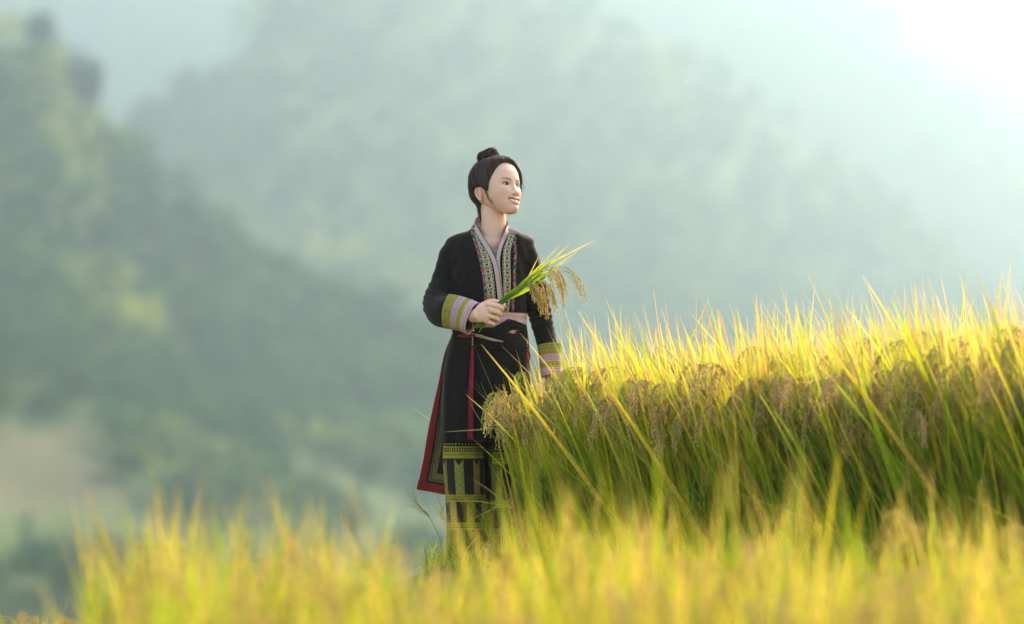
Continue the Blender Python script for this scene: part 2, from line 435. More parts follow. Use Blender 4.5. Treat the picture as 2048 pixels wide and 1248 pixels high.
def remesh(o, voxel, smooth_it=2, fac=.5):
    m = o.modifiers.new('r', 'REMESH'); m.mode = 'VOXEL'; m.voxel_size = voxel; m.use_smooth_shade = True
    if smooth_it:
        s = o.modifiers.new('s', 'SMOOTH'); s.iterations = smooth_it; s.factor = fac
    dg = bpy.context.evaluated_depsgraph_get(); dg.update()
    me = bpy.data.meshes.new_from_object(o.evaluated_get(dg))
    o.modifiers.clear(); old = o.data; mats = list(old.materials); o.data = me; bpy.data.meshes.remove(old)
    me.materials.clear()
    for q in mats: me.materials.append(q)
    for a in list(me.attributes):
        if a.name == 'Col': me.attributes.remove(a)
    me.polygons.foreach_set('use_smooth', np.ones(len(me.polygons), bool))
    return me
def drop_faces(me, kill):
    """kill: bool per vertex; faces with any killed vertex go"""
    import bmesh
    bm = bmesh.new(); bm.from_mesh(me); bm.verts.ensure_lookup_table()
    bmesh.ops.delete(bm, geom=[bm.verts[i] for i in np.nonzero(kill)[0]], context='VERTS')
    bm.to_mesh(me); bm.free()
def pxy(V):
    d = V[:, 1]-CAM_Y
    return 1024+V[:, 0]/d*FPX, 800-(V[:, 2]-CAM_Z)/d*FPX
def inpoly(x, y, poly):
    p = np.array(poly, float); r = np.zeros(len(x), bool); j = len(p)-1
    for i in range(len(p)):
        c = ((p[i, 1] > y) != (p[j, 1] > y)) & (x < (p[j, 0]-p[i, 0])*(y-p[i, 1])/(p[j, 1]-p[i, 1]+1e-12)+p[i, 0]); r ^= c; j = i
    return r

# ---- head, in its own frame: face looks along -Y, eyes at z = 0
HS = 1.07
HO = W(996, 382, .02)                     # head origin in the world
HEAD = (Matrix.Translation(HO) @ Matrix.Rotation(R(8), 4, 'Y') @ Matrix.Rotation(R(42), 4, 'Z') @ Matrix.Rotation(R(-19), 4, 'X') @ Matrix.Scale(HS, 4))
HM = np.array(HEAD); HI = np.linalg.inv(HM)
def h2w(V): return np.asarray(V) @ HM[:3, :3].T + HM[:3, 3]
def w2h(V): return np.asarray(V) @ HI[:3, :3].T + HI[:3, 3]
SL = np.array([  # z, front y, widest y, back y, half width
    (.1165, -.005, .012, .030, .012), (.112, -.034, .012, .055, .036), (.100, -.058, .012, .078, .053), (.080, -.0755, .012, .093, .0655),
    (.055, -.0860, .012, .100, .0725), (.030, -.0895, .012, .101, .0750), (.012, -.0890, .010, .099, .0745), (-.004, -.0875, .008, .095, .0725),
    (-.020, -.0872, .006, .088, .0705), (-.040, -.0885, .002, .072, .0660), (-.055, -.0895, -.006, .052, .0590), (-.070, -.0895, -.018, .028, .0485),
    (-.083, -.0885, -.034, -.002, .0370), (-.094, -.0860, -.048, -.024, .0265), (-.102, -.0830, -.058, -.038, .0190), (-.107, -.076, -.062, -.050, .008)])[::-1]
def head_slice(z):
    return [np.interp(z, SL[:, 0], SL[:, k]) for k in range(1, 5)]
def head_pt(z, t, off=0.):
    """t: angle, 0 = front, pi = back, + towards her left"""
    f, c, b, w = head_slice(z)
    s, co = np.sin(t), np.cos(t)
    n = 2.0/2.25
    X = np.sign(s)*np.abs(s)**n*w
    dep = np.where(co > 0, c-f, b-c)
    Y = c-np.sign(co)*np.abs(co)**n*dep
    P = np.stack([X, Y, z+0*X], -1)
    if np.any(off):
        nx = s/np.maximum(w, .02); ny = -co/np.maximum(dep, .02)
        nz = (z-.02)/.09**2*1.0
        N = np.stack([nx*1, ny*1, nz*.0+0*nx], -1)*.07
        N = np.stack([nx*.07, ny*.07, np.sign(z-.02)*np.abs(np.clip((z-.02)/.08, -1, 1))**1.6*1.3+0*nx], -1)
        N /= np.linalg.norm(N, axis=-1)[..., None]
        P = P+N*np.asarray(off)[..., None]
    return P
def G(x, z, cx, cz, sx, sz): return np.exp(-((x-cx)/sx)**2-((z-cz)/sz)**2)
def mouth_z(x): return -.0640+11*x*x
def face_disp(x, z):
    ax = np.abs(x); d = 0
    ridge = np.interp(z, [-.046, -.0425, -.0375, -.032, -.026, -.018, -.007, .004, .014], [0, .004, .0120, .0158, .0140, .0095, .0050, .0022, 0])
    d = d+ridge*np.exp(-(ax/np.interp(z, [-.04, -.03, 0], [.0110, .0085, .0080]))**2)
    d = d+.0070*G(ax, z, .0120, -.0355, .0056, .0055)
    d = d-.0030*G(ax, z, .0175, -.036, .004, .010)
    d = d-.0070*G(ax, z, .030, .001, .0150, .0095) - .004*G(ax, z, .016, .002, .007, .009)
    d = d+.0026*G(ax, z, .030, .0005, .0135, .006)       # eyeball behind the lids
    d = d+.0020*G(ax, z, .028, .0175, .017, .006)
    d = d+.0070*G(ax, z, .040, -.029, .020, .017) + .0025*G(ax, z, .048, -.014, .014, .012)
    d = d-.0018*np.exp(-((ax-(.021+.25*(-.04-z)))/.0035)**2)*sstep(-.036, -.042, z)*sstep(-.068, -.060, z)
    mz = mouth_z(x); wd = np.clip(1-(ax/.0295)**2, 0, 1)
    d = d+.0042*np.exp(-((z-(mz+.0090))/.0038)**2)*wd**.6 + .0054*np.exp(-((z-(mz-.0102))/.0046)**2)*wd**.7
    op = np.clip(1-((z-mz)/(0.0072*np.sqrt(np.clip(1-(ax/.0268)**2, 0, 1))+1e-5))**2, 0, 1)*(ax < .0268)
    d = d-.0085*op
    d = d-.0020*G(ax, z, .030, mz[0]*0-.058, .004, .006) if np.ndim(mz) else d
    d = d-.0026*G(ax, z, 0, -.079, .016, .004)
    d = d+.0060*G(ax, z, 0, -.092, .015, .011)
    return d
def head_surface(X, Z):
    """front surface y for face coordinates"""
    f, c, b, w = head_slice(Z); n = 2.25
    q = np.clip(1-np.abs(X/np.maximum(w, 1e-4))**n, 0, 1)**(1/n)
    return c-q*(c-f)-face_disp(X, Z)
nz_, nt_ = 190, 220
zz = np.linspace(-.1069, .1164, nz_)
tt = np.linspace(-np.pi, np.pi, nt_, endpoint=False); tt = tt-.28*np.sin(tt)    # denser towards the face
ZZ, TT = np.meshgrid(zz, tt, indexing='ij')
HP = head_pt(ZZ, TT)
fr = sstep(.15, .7, np.cos(TT))
HP[..., 1] -= face_disp(HP[..., 0], ZZ)*fr
hb = Bag()
Vh = HP.reshape(-1, 3)
hb.add(Vh, grid_faces(nz_, nt_, True)[:, ::-1])
j = np.arange(nt_); j2 = (j+1) % nt_
n0 = len(Vh)
hb.V[0] = np.vstack([hb.V[0], HP[0].mean(0)[None], HP[-1].mean(0)[None]]); hb.C[0] = np.ones((n0+2, 3)); hb.n += 2
hb.T.append(np.stack([np.full(nt_, n0), j, j2], 1)); hb.T.append(np.stack([np.full(nt_, n0+1), (nz_-1)*nt_+j2, (nz_-1)*nt_+j], 1))
# ears
for sx in (-1, 1):
    e0 = np.array([sx*.0720, .014, -.019])
    def ept(u, v, o=0): return e0+np.array([sx*(.008+.30*u+o), u*.85, v*.88])
    rot = np.array(Matrix.Rotation(R(28)*sx, 3, 'Z'))
    ball(hb, e0+np.array([sx*.005, .004, 0]), (.0075, .0135, .023), 20, 14, rot=rot)
    arc = [(.000, -.006), (-.006, .010), (.004, .026), (.017, .024), (.021, .010), (.018, -.006), (.010, -.018), (.003, -.027), (-.004, -.026)]
    tube(hb, [ept(u, v) for u, v in arc], [.0026, .003, .0035, .0036, .0034, .003, .003, .0046, .004], 40, 10)
    tube(hb, [ept(.012, .013, -.001), ept(.010, .0, -.001), ept(.004, -.010, -.001)], [.002, .0025, .002], 12, 8)
hb.V = [h2w(v) for v in hb.V]
# ---- neck, chest, arms, hands, legs joined with the head into one body
def wp(px, py, Y): return np.array(W(px, py, Y))
neckT = h2w([[0, .022, -.04]])[0]
tube(hb, [neckT, wp(984, 424, .026), wp(985, 445, .026), wp(985, 470, .028), wp(983, 500, .03)], [.051, .053, .056, .062, .075], 24, 28)
ball(hb, wp(978, 505, .015), (.135, .060, .07), 30, 18)
ball(hb, wp(980, 492, .01), (.080, .058, .050), 30, 18)
tube(hb, [wp(978, 530, .01), wp(978, 560, .0), wp(978, 640, .0), wp(975, 700, .01), wp(972, 760, .01)], [.07, .095, .09, .11, .10], 20, 24, flat=.9)
RS, RE, RW = wp(914, 518, .01), wp(876, 612, -.02), wp(940, 634, -.205)
LS, LE, LW = wp(1042, 518, .01), wp(1075, 612, .032), wp(1105, 722, -.018)
tube(hb, [RS, (RS+RE)/2, RE], [.034, .032, .030], 14, 16); tube(hb, [RE, (RE+RW)/2, RW], [.036, .033, .024], 14, 16)
tube(hb, [LS, (LS+LE)/2, LE], [.034, .032, .030], 14, 16); tube(hb, [LE, (LE+LW)/2, LW], [.030, .027, .023], 14, 16)
HIP = [wp(942, 740, .0), wp(1000, 740, .03)]; ANK = [wp(930, 1112, .0), wp(1008, 1118, .05)]
for a, b in zip(HIP, ANK):
    k = (wp(929, 925, 0), wp(1014, 925, .045))[a is HIP[1]]
    tube(hb, [a, k, b], [.066, .046, .034], 24, 18)
    tube(hb, [b+np.array([0, .035, -.01]), b+np.array([0, -.05, -.012]), b+np.array([0, -.15, -.022])], [.026, .028, .018], 14, 12)
# right hand: a fist round the stalks, its back to the camera
def hp(px, py, Y): return wp(px, py, Y)
tube(hb, [RW, hp(950, 631, -.222), hp(956, 629, -.23)], [.023, .024, .026], 10, 16)
tube(hb, [hp(946, 632, -.222), hp(955, 630, -.228), hp(965, 627, -.231), hp(976, 625, -.232)], [.024, .031, .0355, .034], 16, 24, flat=.44, ref=(.12, 0, 1))
for c, r_ in ((hp(976, 609.5, -.236), .0115), (hp(979, 620, -.240), .0118), (hp(976, 631, -.238), .0112), (hp(970.5, 641, -.231), .0105)): ball(hb, c, r_, 14, 10)
FN = [  # knuckle, PIP, DIP, tip
    [(976, 609, -.234), (999, 613, -.236), (1003.5, 619, -.212), (990, 617, -.198)],
    [(979, 620, -.239), (997, 625, -.241), (1000, 630, -.214), (986, 627, -.199)],
    [(976, 631, -.237), (992, 636, -.237), (995, 640.5, -.212), (982, 637, -.199)],
    [(971, 642, -.230), (984, 646, -.229), (987, 649, -.208), (976, 646, -.198)]]
FR = [(.0118, .0112, .0098, .0078), (.0114, .0108, .0096, .0076), (.0108, .0101, .0090, .0072), (.0100, .0092, .0080, .0066)]
for f, r_ in zip(FN, FR):
    q = [hp(*p) for p in f]
    tube(hb, [q[0], (q[0]+q[1])/2+np.array([0, -.001, 0]), q[1]], [r_[0], r_[1]*.95, r_[1]], 12, 12)
    tube(hb, [q[1], q[2]], [r_[1], r_[2]], 8, 12); tube(hb, [q[2], q[3]], [r_[2], r_[3]], 8, 12)
tq = [hp(957, 618, -.222), hp(968, 609, -.208), hp(985, 603, -.203), hp(1003, 607, -.209), hp(1009, 613, -.214)]
tube(hb, tq, [.0145, .0125, .0105, .0098, .0070], 18, 12)
# left hand: relaxed, hanging into the rice
hd = (LW-LE)/np.linalg.norm(LW-LE); hx = np.array([.55, -.83, 0]); hx -= hd*np.dot(hx, hd); hx /= np.linalg.norm(hx); hn = np.cross(hd, hx)
def lh(a, s, n): return LW+hd*a+hx*s+hn*n
tube(hb, [LW, lh(.02, 0, 0), lh(.045, 0, 0)], [.022, .022, .020], 8, 14)
for s_ in (-.026, -.009, .009, .026): tube(hb, [lh(.022, s_*.5, 0), lh(.088, s_, 0)], [.015, .0115], 8, 12)
for s_, L, r_ in ((-.028, .066, .0078), (-.010, .078, .0086), (.009, .074, .0086), (.027, .058, .0074)):
    tube(hb, [lh(.086, s_, 0), lh(.086+L*.45, s_*1.12, .004), lh(.086+L*.75, s_*1.15, .013), lh(.086+L, s_*1.15, .026)], [r_*1.15, r_*1.05, r_*.95, r_*.75], 14, 12)
tube(hb, [lh(.028, -.022, .006), lh(.055, -.045, .014), lh(.085, -.054, .020), lh(.105, -.052, .026)], [.013, .011, .0098, .0075], 14, 12)
body = hb.build('body', M['skin'])
me = remesh(body, .0017, 2, .4)
V = get_co(me).astype(float)
L_ = w2h(V); x, y, z = L_.T
inhead = (z > -.12) & (y < .05) & (np.abs(x) < .1)
front = inhead & (y < head_surface(x, z)+.012) & (np.cos(np.arctan2(x, -(y-.0))) > .2)
skin = np.array([.81, .485, .355]); C = np.tile(skin, (len(V), 1))
def mixc(C, m, c): return C*(1-m[:, None])+np.asarray(c)*m[:, None]
ax = np.abs(x)
C = mixc(C, .30*G(ax, z, .042, -.030, .020, .018)*front, (.74, .30, .22))
C = mixc(C, .18*G(ax, z, 0, -.038, .012, .010)*front, (.70, .32, .24))
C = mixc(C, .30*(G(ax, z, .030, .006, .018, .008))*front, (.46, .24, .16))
mz = mouth_z(x)
wd = np.sqrt(np.clip(1-(ax/.0297)**2, 0, 1))
up = mz+.0122*wd**.8*(1-.10*G(x, z*0, 0, 0, .004, 1)); lo = mz-.0150*wd
lip = sstep(-.0008, .0008, up-z)*sstep(-.0008, .0008, z-lo)*(ax < .0297)*front
C = mixc(C, lip*.95, (.72, .17, .13))
opn = (np.abs(z-mz) < .0070*np.sqrt(np.clip(1-(ax/.0268)**2, 0, 1))) & (ax < .0268) & front
C = mixc(C, opn*1., (.24, .06, .05))
nos = front*np.exp(-((ax-.0078)/.0030)**2-((z+.0432)/.0022)**2)
C = mixc(C, np.clip(nos*1.4, 0, .85), (.10, .035, .025))
tt_ = np.abs(np.arctan2(x, -(y-.012))); hz_ = np.interp(tt_, [0, .35, .62, .85, 1.02, 1.18, 1.30, 1.42], [.090, .088, .078, .060, .040, .018, -.010, -.018])
C = mixc(C, .55*sstep(-.016, .002, z-hz_)*(tt_ < 1.42)*inhead, (.16, .085, .06))
# ears and fingers a touch redder
C = mixc(C, .35*((ax > .074) & (np.abs(z) < .05) & (y > -.02)), (.66, .27, .18))
set_col(me, C)
pchild(body)
bvh_body = BVHTree.FromPolygons([Vector(v) for v in V], [list(p.vertices) for p in me.polygons])
def face_patch(name, mat, X, Z, lift, col, bulge=None):
    """dense patch laid over the face at coordinates X, Z (2d arrays)"""
    Y = head_surface(X, Z)-lift
    if bulge is not None: Y = Y-bulge
    Vp = h2w(np.stack([X, Y, Z], -1).reshape(-1, 3))
    o = obj(name, Vp, grid_faces(*X.shape), mat, None, col.reshape(-1, 3))
    o.data.transform(Matrix.Translation(-Vector(P0))); o.parent = body
    return o
for sx in (-1, 1):
    # eye: almond patch of eyeball between the lids
    u = np.linspace(-1, 1, 41); v = np.linspace(0, 1, 17); U, Vv = np.meshgrid(u, v, indexing='ij')
    cx, cz = sx*.0305, .0008
    tiltz = .0016*U*sx
    top = .0057*np.clip(1-U**2, 0, 1)**.62; bot = -.0034*np.clip(1-U**2, 0, 1)**.75
    X = cx+.0142*U; Z = cz+tiltz+bot*(1-Vv)+top*Vv
    ix, iz = cx+.0030, cz+.0012
    rr = np.hypot(X-ix, Z-iz)
    col = np.tile(np.array([.52, .43, .39]), X.shape+(1,))
    col = np.where((np.abs(U) > .86)[..., None], np.array([.5, .30, .25]), col)
    col = np.where((rr < .0051)[..., None], np.array([.030, .014, .008]), col)
    col = np.where((rr < .0026)[..., None], np.array([.004, .003, .003]), col)
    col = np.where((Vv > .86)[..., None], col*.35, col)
    o = face_patch('eye', M['eye'], X, Z, .0012, col, .0013*np.clip(1-U**2, 0, 1)*np.sin(np.pi*np.clip(Vv, 0, 1))**.7)
    # upper lashes with lid line, lower lash line
    for (a, b, th, ext, nm) in ((.0057, .62, .0023, 1.10, 'eyelash'), (-.0034, .75, .0005, 1.0, 'lower_lash')):
        uu = np.linspace(-1, ext, 36); vv = np.linspace(0, 1, 4); U2, V2 = np.meshgrid(uu*sx, vv, indexing='ij')
        e = a*np.clip(1-np.clip(U2, -1, 1)**2, 0, 1)**b
        Z2 = cz+.0016*U2*sx+e+np.sign(a)*(V2-.4)*th*(.45+.55*np.clip((U2*sx+1)/2, 0, 1)); X2 = cx+.0142*U2
        c2 = np.tile(np.array([.012, .007, .006]), X2.shape+(1,)) if a > 0 else np.tile(np.array([.20, .10, .07]), X2.shape+(1,))
        face_patch(nm, M['hair'], X2, Z2, .0022+ (.0012 if a > 0 else 0), c2)
    uu = np.linspace(-.9, .95, 30); vv = np.linspace(0, 1, 3); U2, V2 = np.meshgrid(uu*sx, vv, indexing='ij')
    Z2 = cz+.0016*U2*sx+.0078*np.clip(1-U2**2, 0, 1)**.5+(V2-.5)*.0006+.0004; X2 = cx+.0142*U2
    face_patch('lid_crease', M['skin'], X2, Z2, .0010, np.tile(np.array([.26, .12, .08]), X2.shape+(1,)))
    # brow
    uu = np.linspace(0, 1, 40); vv = np.linspace(-1, 1, 7); U2, V2 = np.meshgrid(uu, vv, indexing='ij')
    if sx < 0: U2 = U2[::-1]
    th = .0025*np.power(np.clip(1-U2, 0, 1), .55)*(.7+.3*np.clip(U2*6, 0, 1))+.0002
    X2 = sx*(.0130+.036*U2); Z2 = .0170+.0062*np.sin(U2*2.1)-.0018*U2+V2*th
    c2 = np.tile(np.array([.11, .06, .042]), X2.shape+(1,))*(1+.5*np.random.default_rng(3).uniform(-1, 1, X2.shape)[..., None])
    face_patch('eyebrow', M['hair'], X2, Z2, .0009, c2)
# teeth: the upper row
u = np.linspace(-1, 1, 61); v = np.linspace(0, 1, 8); U, Vv = np.meshgrid(u, v, indexing='ij')
X = .0238*U; w_ = np.sqrt(np.clip(1-(X/.0268)**2, 0, 1)); mzx = mouth_z(X)
Z = mzx+.0066*w_-(.0102*np.clip(1-.35*U**2, 0, 1)*w_)*Vv
gap = np.abs(((U*3.9+.0) % 1.0)-.0)
gap = np.minimum(gap, 1-gap) < .07
col = np.tile(np.array([.88, .83, .77]), X.shape+(1,)); col = np.where(gap[..., None], col*.8, col); col = col*(1-.35*U**4)[..., None]
fs = head_slice(Z); base_y = fs[1]-np.clip(1-np.abs(X/fs[3])**2.25, 0, 1)**(1/2.25)*(fs[1]-fs[0])
Vp = h2w(np.stack([X, base_y+.0022+.0030*U**2, Z], -1).reshape(-1, 3))
o = obj('teeth', Vp, grid_faces(*X.shape), M['teeth'], None, col.reshape(-1, 3)); o.data.transform(Matrix.Translation(-Vector(P0))); o.parent = body

# ---- hair
HC = np.array([.050, .027, .019])
def hair_tone(n, rg): return HC*rg.uniform(.55, 2.0, (n, 1))*np.array([1, 1, 1])
hg = np.random.default_rng(21)
BUN = np.array([.004, .030, .128])            # bun root, head frame
def hairline_z(t):
    """lowest z of the scalp hair at angle t (0 front)"""
    a = np.abs(t)
    return np.interp(a, [0, .35, .62, .85, 1.02, 1.18, 1.30, 1.42, 1.60, 1.95, 2.08, 2.25, np.pi], [.090, .088, .078, .060, .040, .018, -.010, -.016, .010, .008, -.020, -.050, -.054])
hr = Bag()
# cap under the strands
nu, nv_ = 60, 150
tC = np.linspace(-np.pi, np.pi, nv_, endpoint=False)
rows = []
for i in range(nu):
    s = i/(nu-1)
    zl = hairline_z(tC); z_ = zl+( .1160-zl)*s**.85
    off = .0015+.0105*np.sin(np.clip(s*2.2, 0, 1)*np.pi/2)*(1+.5*sstep(1.6, 2.6, np.abs(tC)))
    rows.append(head_pt(z_, tC, off)+0)
capV = np.array(rows).reshape(-1, 3)
hr.add(np.vstack([capV, [capV[-nv_:].mean(0)+[0, 0, .003]]]), grid_faces(nu, nv_, True)[:, ::-1], HC*1.1)
j = np.arange(nv_); hr.T.append(np.stack([np.full(nv_, nu*nv_), (nu-1)*nv_+(j+1) % nv_, (nu-1)*nv_+j], 1)+hr.n-(nu*nv_+1))
hr.V = [h2w(v) for v in hr.V]
M['under'] = mat_attr('hair_underlayer', rough=1, spec=0, var=.3, vscale=300)
hair = pchild(hr, 'hair', M['under'])
hr = Bag()
def strand(bag, P, w, col):
    """P (n,3) path in the head frame: a narrow ridge-shaped ribbon lying on the head"""
    P = np.asarray(P); T = np.gradient(P, axis=0); T /= np.linalg.norm(T, axis=1)[:, None]+1e-9
    O = P-np.array([0, .01, .02]); O = O-T*np.sum(O*T, 1)[:, None]; O /= np.linalg.norm(O, axis=1)[:, None]+1e-9
    S = np.cross(T, O); n = len(P); s = np.linspace(0, 1, n)
    ww = (w*np.clip(np.minimum(.35+s*4, 1)*np.minimum(.3+(1-s)*4, 1), 0, 1))[:, None]
    V = np.stack([P-S*ww-O*ww*.4, P+O*ww*.5, P+S*ww-O*ww*.4], 1).reshape(-1, 3)
    bag.add(V, grid_faces(n, 3), col)
n = 5600
for q in range(n):
    t0 = hg.uniform(-np.pi, np.pi) if q % 4 else hg.uniform(-1.1, 1.1)
    zl = float(hairline_z(t0)); s0 = 0 if q % 3 else hg.uniform(0, .7)
    z0 = zl+(.112-zl)*s0+.001
    # path: interpolate angle/height on the head up to the bun root
    m = 14; k = np.linspace(0, 1, m)
    p0 = head_pt(np.array([z0]), np.array([t0]), np.array([.003]))[0]
    dirv = BUN-np.array([0, .0, .0])
    A = p0-np.array([0, .010, .02]); Bv = BUN-np.array([0, .010, .02])
    la, lb = np.linalg.norm(A), np.linalg.norm(Bv); ua, ub = A/la, Bv/lb
    om = math.acos(np.clip(ua @ ub, -1, 1))+1e-6
    U_ = (np.sin((1-k)*om)[:, None]*ua+np.sin(k*om)[:, None]*ub)/math.sin(om)
    # project each direction onto the head surface
    pts = []
    cen = np.array([0, .010, .02])
    for kk in range(m):
        d = U_[kk]; lo_, hi_ = .02, .16
        for _ in range(12):
            md = (lo_+hi_)/2; p = cen+d*md
            if abs(p[2]) > 1: break
            if p[2] > .1165 or p[2] < -.107: hi_ = md; continue
            f_, c_, b_, w_h = head_slice(p[2]); dy = (c_-f_) if p[1] < c_ else (b_-c_)
            if abs(p[0]/w_h)**2.25+abs((p[1]-c_)/dy)**2.25 < 1: lo_ = md
            else: hi_ = md
        off = .0025+.0105*math.sin(min(1, k[kk]*2.6+.6*s0)*math.pi/2)*(1+.4*sstep(1.6, 2.6, abs(t0)))+hg.normal()*.0003
        pts.append(cen+d*(lo_+off+.0020*math.sin(t0*23+k[kk]*2)+.0016*math.sin(t0*9+1)+.0012*math.sin(q*1.7+k[kk]*3)))
    strand(hr, np.array(pts), hg.uniform(.0003, .0009), HC*hg.uniform(.5, 2.1))
hr.V = [h2w(v) for v in hr.V]
o = pchild(hr, 'hair_strands', M['hair']); o.parent = hair
# bun: coiled locks
bn = Bag(); bc = BUN+np.array([0, .004, .013])
ball(bn, bc-np.array([0, 0, .004]), (.030, .030, .020), 20, 12, HC*.5)
tilt = np.array(Matrix.Rotation(R(-18), 3, 'X') @ Matrix.Rotation(R(12), 3, 'Y'))
for q in range(420):
    ph0 = hg.uniform(0, 6.28); w0 = hg.uniform(0, 6.28); turn = hg.uniform(1.2, 3.2); k = np.linspace(0, 1, 24)
    ph = ph0+turn*k; w = w0+turn*1.1*k; R_ = .0285+.004*np.sin(ph*2+1); rm = (.0145+.0035*np.sin(ph*3+.5))*(1+.13*hg.normal())
    P = np.stack([(R_+rm*np.cos(w))*np.cos(ph), (R_+rm*np.cos(w))*np.sin(ph), rm*1.12*np.sin(w)], 1) @ tilt.T + bc
    tube(bn, P, [.0005, .0012, .0004], 24, 4, HC*hg.uniform(.5, 2.6), cap=False)
for q in range(46):   # loose ends round the bun
    d = hg.normal(size=3); d /= np.linalg.norm(d); d[2] = abs(d[2])*.7
    e_ = np.cross(d, hg.normal(size=3))
    P = bc+np.array([d*.034, d*.040+e_*.006, d*.043+e_*.014, d*.042+e_*.022])
    tube(bn, P, [.00026, .00014], 12, 3, HC*2.6, cap=False)
bn.V = [h2w(v) for v in bn.V]
bun = pchild(bn, 'hair_bun', M['hair']); bun.parent = hair
# loose strands: fringe swept to her left, strands by the ear, wisps at the nape
ls = Bag()
def lock(P, nst, spread, w, tone=1.2, endspread=1.0):
    P = np.asarray(P, float)
    for q in range(nst):
        j1 = hg.normal(size=3)*spread; j2 = j1*endspread+hg.normal(size=3)*spread*.8
        k = np.linspace(0, 1, len(P))[:, None]
        C = cr(P+j1*(1-k)*.6+j2*k, 22)
        tube(ls, C, [w, w, w*.35], 22, 4, HC*hg.uniform(.6, 1.6)*tone, cap=False)
def hs(x_, z_, lift=.003): return (x_, float(head_surface(np.array([x_]), np.array([z_]))[0])-lift, z_)
def hpt(z_, t_, o): return tuple(head_pt(np.array([z_]), np.array([t_]), np.array([o]))[0])
lock([hpt(.106, .02, .010), hpt(.100, .14, .010), hpt(.090, .40, .009), hpt(.066, .72, .007), hpt(.036, .86, .006), hpt(.008, 1.02, .006), hpt(-.02, 1.1, .006)], 90, .0035, .00075)
lock([hpt(.104, .0, .009), hpt(.092, .34, .010), hpt(.062, .72, .008), hpt(.02, .92, .006)], 40, .003, .0006, 1.5)
lock([hpt(.020, -1.20, .005), hpt(-.010, -1.33, .005), hpt(-.040, -1.44, .004), hpt(-.062, -1.50, .004), hpt(-.080, -1.50, .010)], 9, .0030, .00028, 1.6)
lock([hpt(.020, -1.22, .006), hpt(-.008, -1.36, .009), hpt(-.035, -1.38, .008), hpt(-.058, -1.36, .008)], 14, .0028, .0003, 1.4)
for t_ in np.arange(-3.7, -2.15, .11):   # short hair drawn down the nape
    z1 = float(hairline_z(min(abs(t_), 3.14)))
    a_, b_ = hpt(z1+.035, t_, .009), hpt(z1+.012, t_, .005)
    c_ = (b_[0]*.88-.002, b_[1]*.96+.001, b_[2]-.026); d_ = (b_[0]*.66-.010, b_[1]*.84+.006, b_[2]-.056); e_ = (b_[0]*.5-.018, b_[1]*.76+.014, b_[2]-.084)
    lock([a_, b_, c_, d_, e_], 60, .0042, .0006, 1.0, .8)
lock([hpt(-.06, 2.9, .008), (-.02, .075, -.115), (-.035, .085, -.15)], 14, .006, .00028, 2, 1.6)
lock([hpt(-.06, -2.4, .008), (-.050, .068, -.110), (-.062, .080, -.145), (-.065, .084, -.17)], 26, .007, .00028, 2.2, 1.8)
lock([hpt(.108, .0, .008), hpt(.104, .10, .008), hpt(.098, .26, .008), hpt(.088, .50, .007), hpt(.074, .74, .006), hpt(.050, .92, .006)], 120, .0032, .0005, 1.3)
lock([hpt(.108, .0, .008), hpt(.104, -.12, .008), hpt(.098, -.30, .008), hpt(.090, -.56, .007), hpt(.078, -.84, .007), hpt(.054, -1.06, .006)], 120, .0032, .0005, 1.3)
for q in range(320):   # flyaways over the crown
    t_ = hg.choice([-1, 1])*hg.uniform(1.25, 3.14); z_ = hg.uniform(.05, .112)
    a = np.array(hpt(z_, t_, .010)); b_ = np.array(hpt(min(z_+.01, .115), t_+hg.normal()*.3, .016+abs(hg.normal())*.004)); c_ = np.array(hpt(min(z_+.015, .116), t_+hg.normal()*.6, .013+abs(hg.normal())*.007))
    tube(ls, [a, b_, c_], [.00026, .00014], 14, 3, HC*2.5, cap=False)
ls.V = [h2w(v) for v in ls.V]
o = pchild(ls, 'loose_strands', M['hair']); o.parent = hair

# ---- garments
def loft(bag, rings, nseg=64, col=(1, 1, 1), nper=8, n=2.3, cap=True):
    """rings: (px_center, py, Y, half width, half depth)"""
    Rg = np.array([[*wp(r[0], r[1], r[2]), r[3], r[4]] for r in rings])
    C = cr(Rg, nper*(len(rings)-1)+1)
    a = np.linspace(0, 2*np.pi, nseg, endpoint=False); ca, sa = np.cos(a), np.sin(a)
    X = np.sign(ca)*np.abs(ca)**(2/n); Y = np.sign(sa)*np.abs(sa)**(2/n)
    V = np.stack([C[:, 0:1]+C[:, 3:4]*X, C[:, 1:2]+C[:, 4:5]*Y, np.repeat(C[:, 2:3], nseg, 1)], -1)
    m = len(C); bag.add(V.reshape(-1, 3), grid_faces(m, nseg, True), col)
    if cap:
        bag.V[-1] = np.vstack([bag.V[-1], V[0].mean(0)[None], V[-1].mean(0)[None]]); bag.C[-1] = np.ones((m*nseg+2, 3)); k = bag.n-m*nseg; bag.n += 2
        j = np.arange(nseg); j2 = (j+1) % nseg
        bag.T.append(np.stack([np.full(nseg, m*nseg), j2, j], 1)+k); bag.T.append(np.stack([np.full(nseg, m*nseg+1), (m-1)*nseg+j, (m-1)*nseg+j2], 1)+k)
    return V
BLK = np.array([.0120, .0080, .0070])
def wrinkle(V, amp, folds):
    """folds: list of (centre, direction, wavelength, radius): soft cloth ridges; returns a scalar"""
    d = np.zeros(len(V))
    for c, dr, wl, rad, a in folds:
        q = V-np.asarray(c); dr = np.asarray(dr, float); dr /= np.linalg.norm(dr)
        s = q @ dr + .05*(fbm(V[:, 0]*11+V[:, 1]*9+3, V[:, 2]*12, 41, 2)-.4)
        d += a*1.5*(np.abs(np.sin(s/wl*np.pi))**1.4*-1+.4)*np.exp(-np.sum(q*q, 1)/rad**2)
    d += amp*(fbm(V[:, 0]*22+V[:, 1]*17, V[:, 2]*10, 77, 3)-.45)
    return d
def normals(me):
    a = np.empty(len(me.vertices)*3, dtype=np.float32); me.vertices.foreach_get('normal', a); return a.reshape(-1, 3)
jb = Bag()
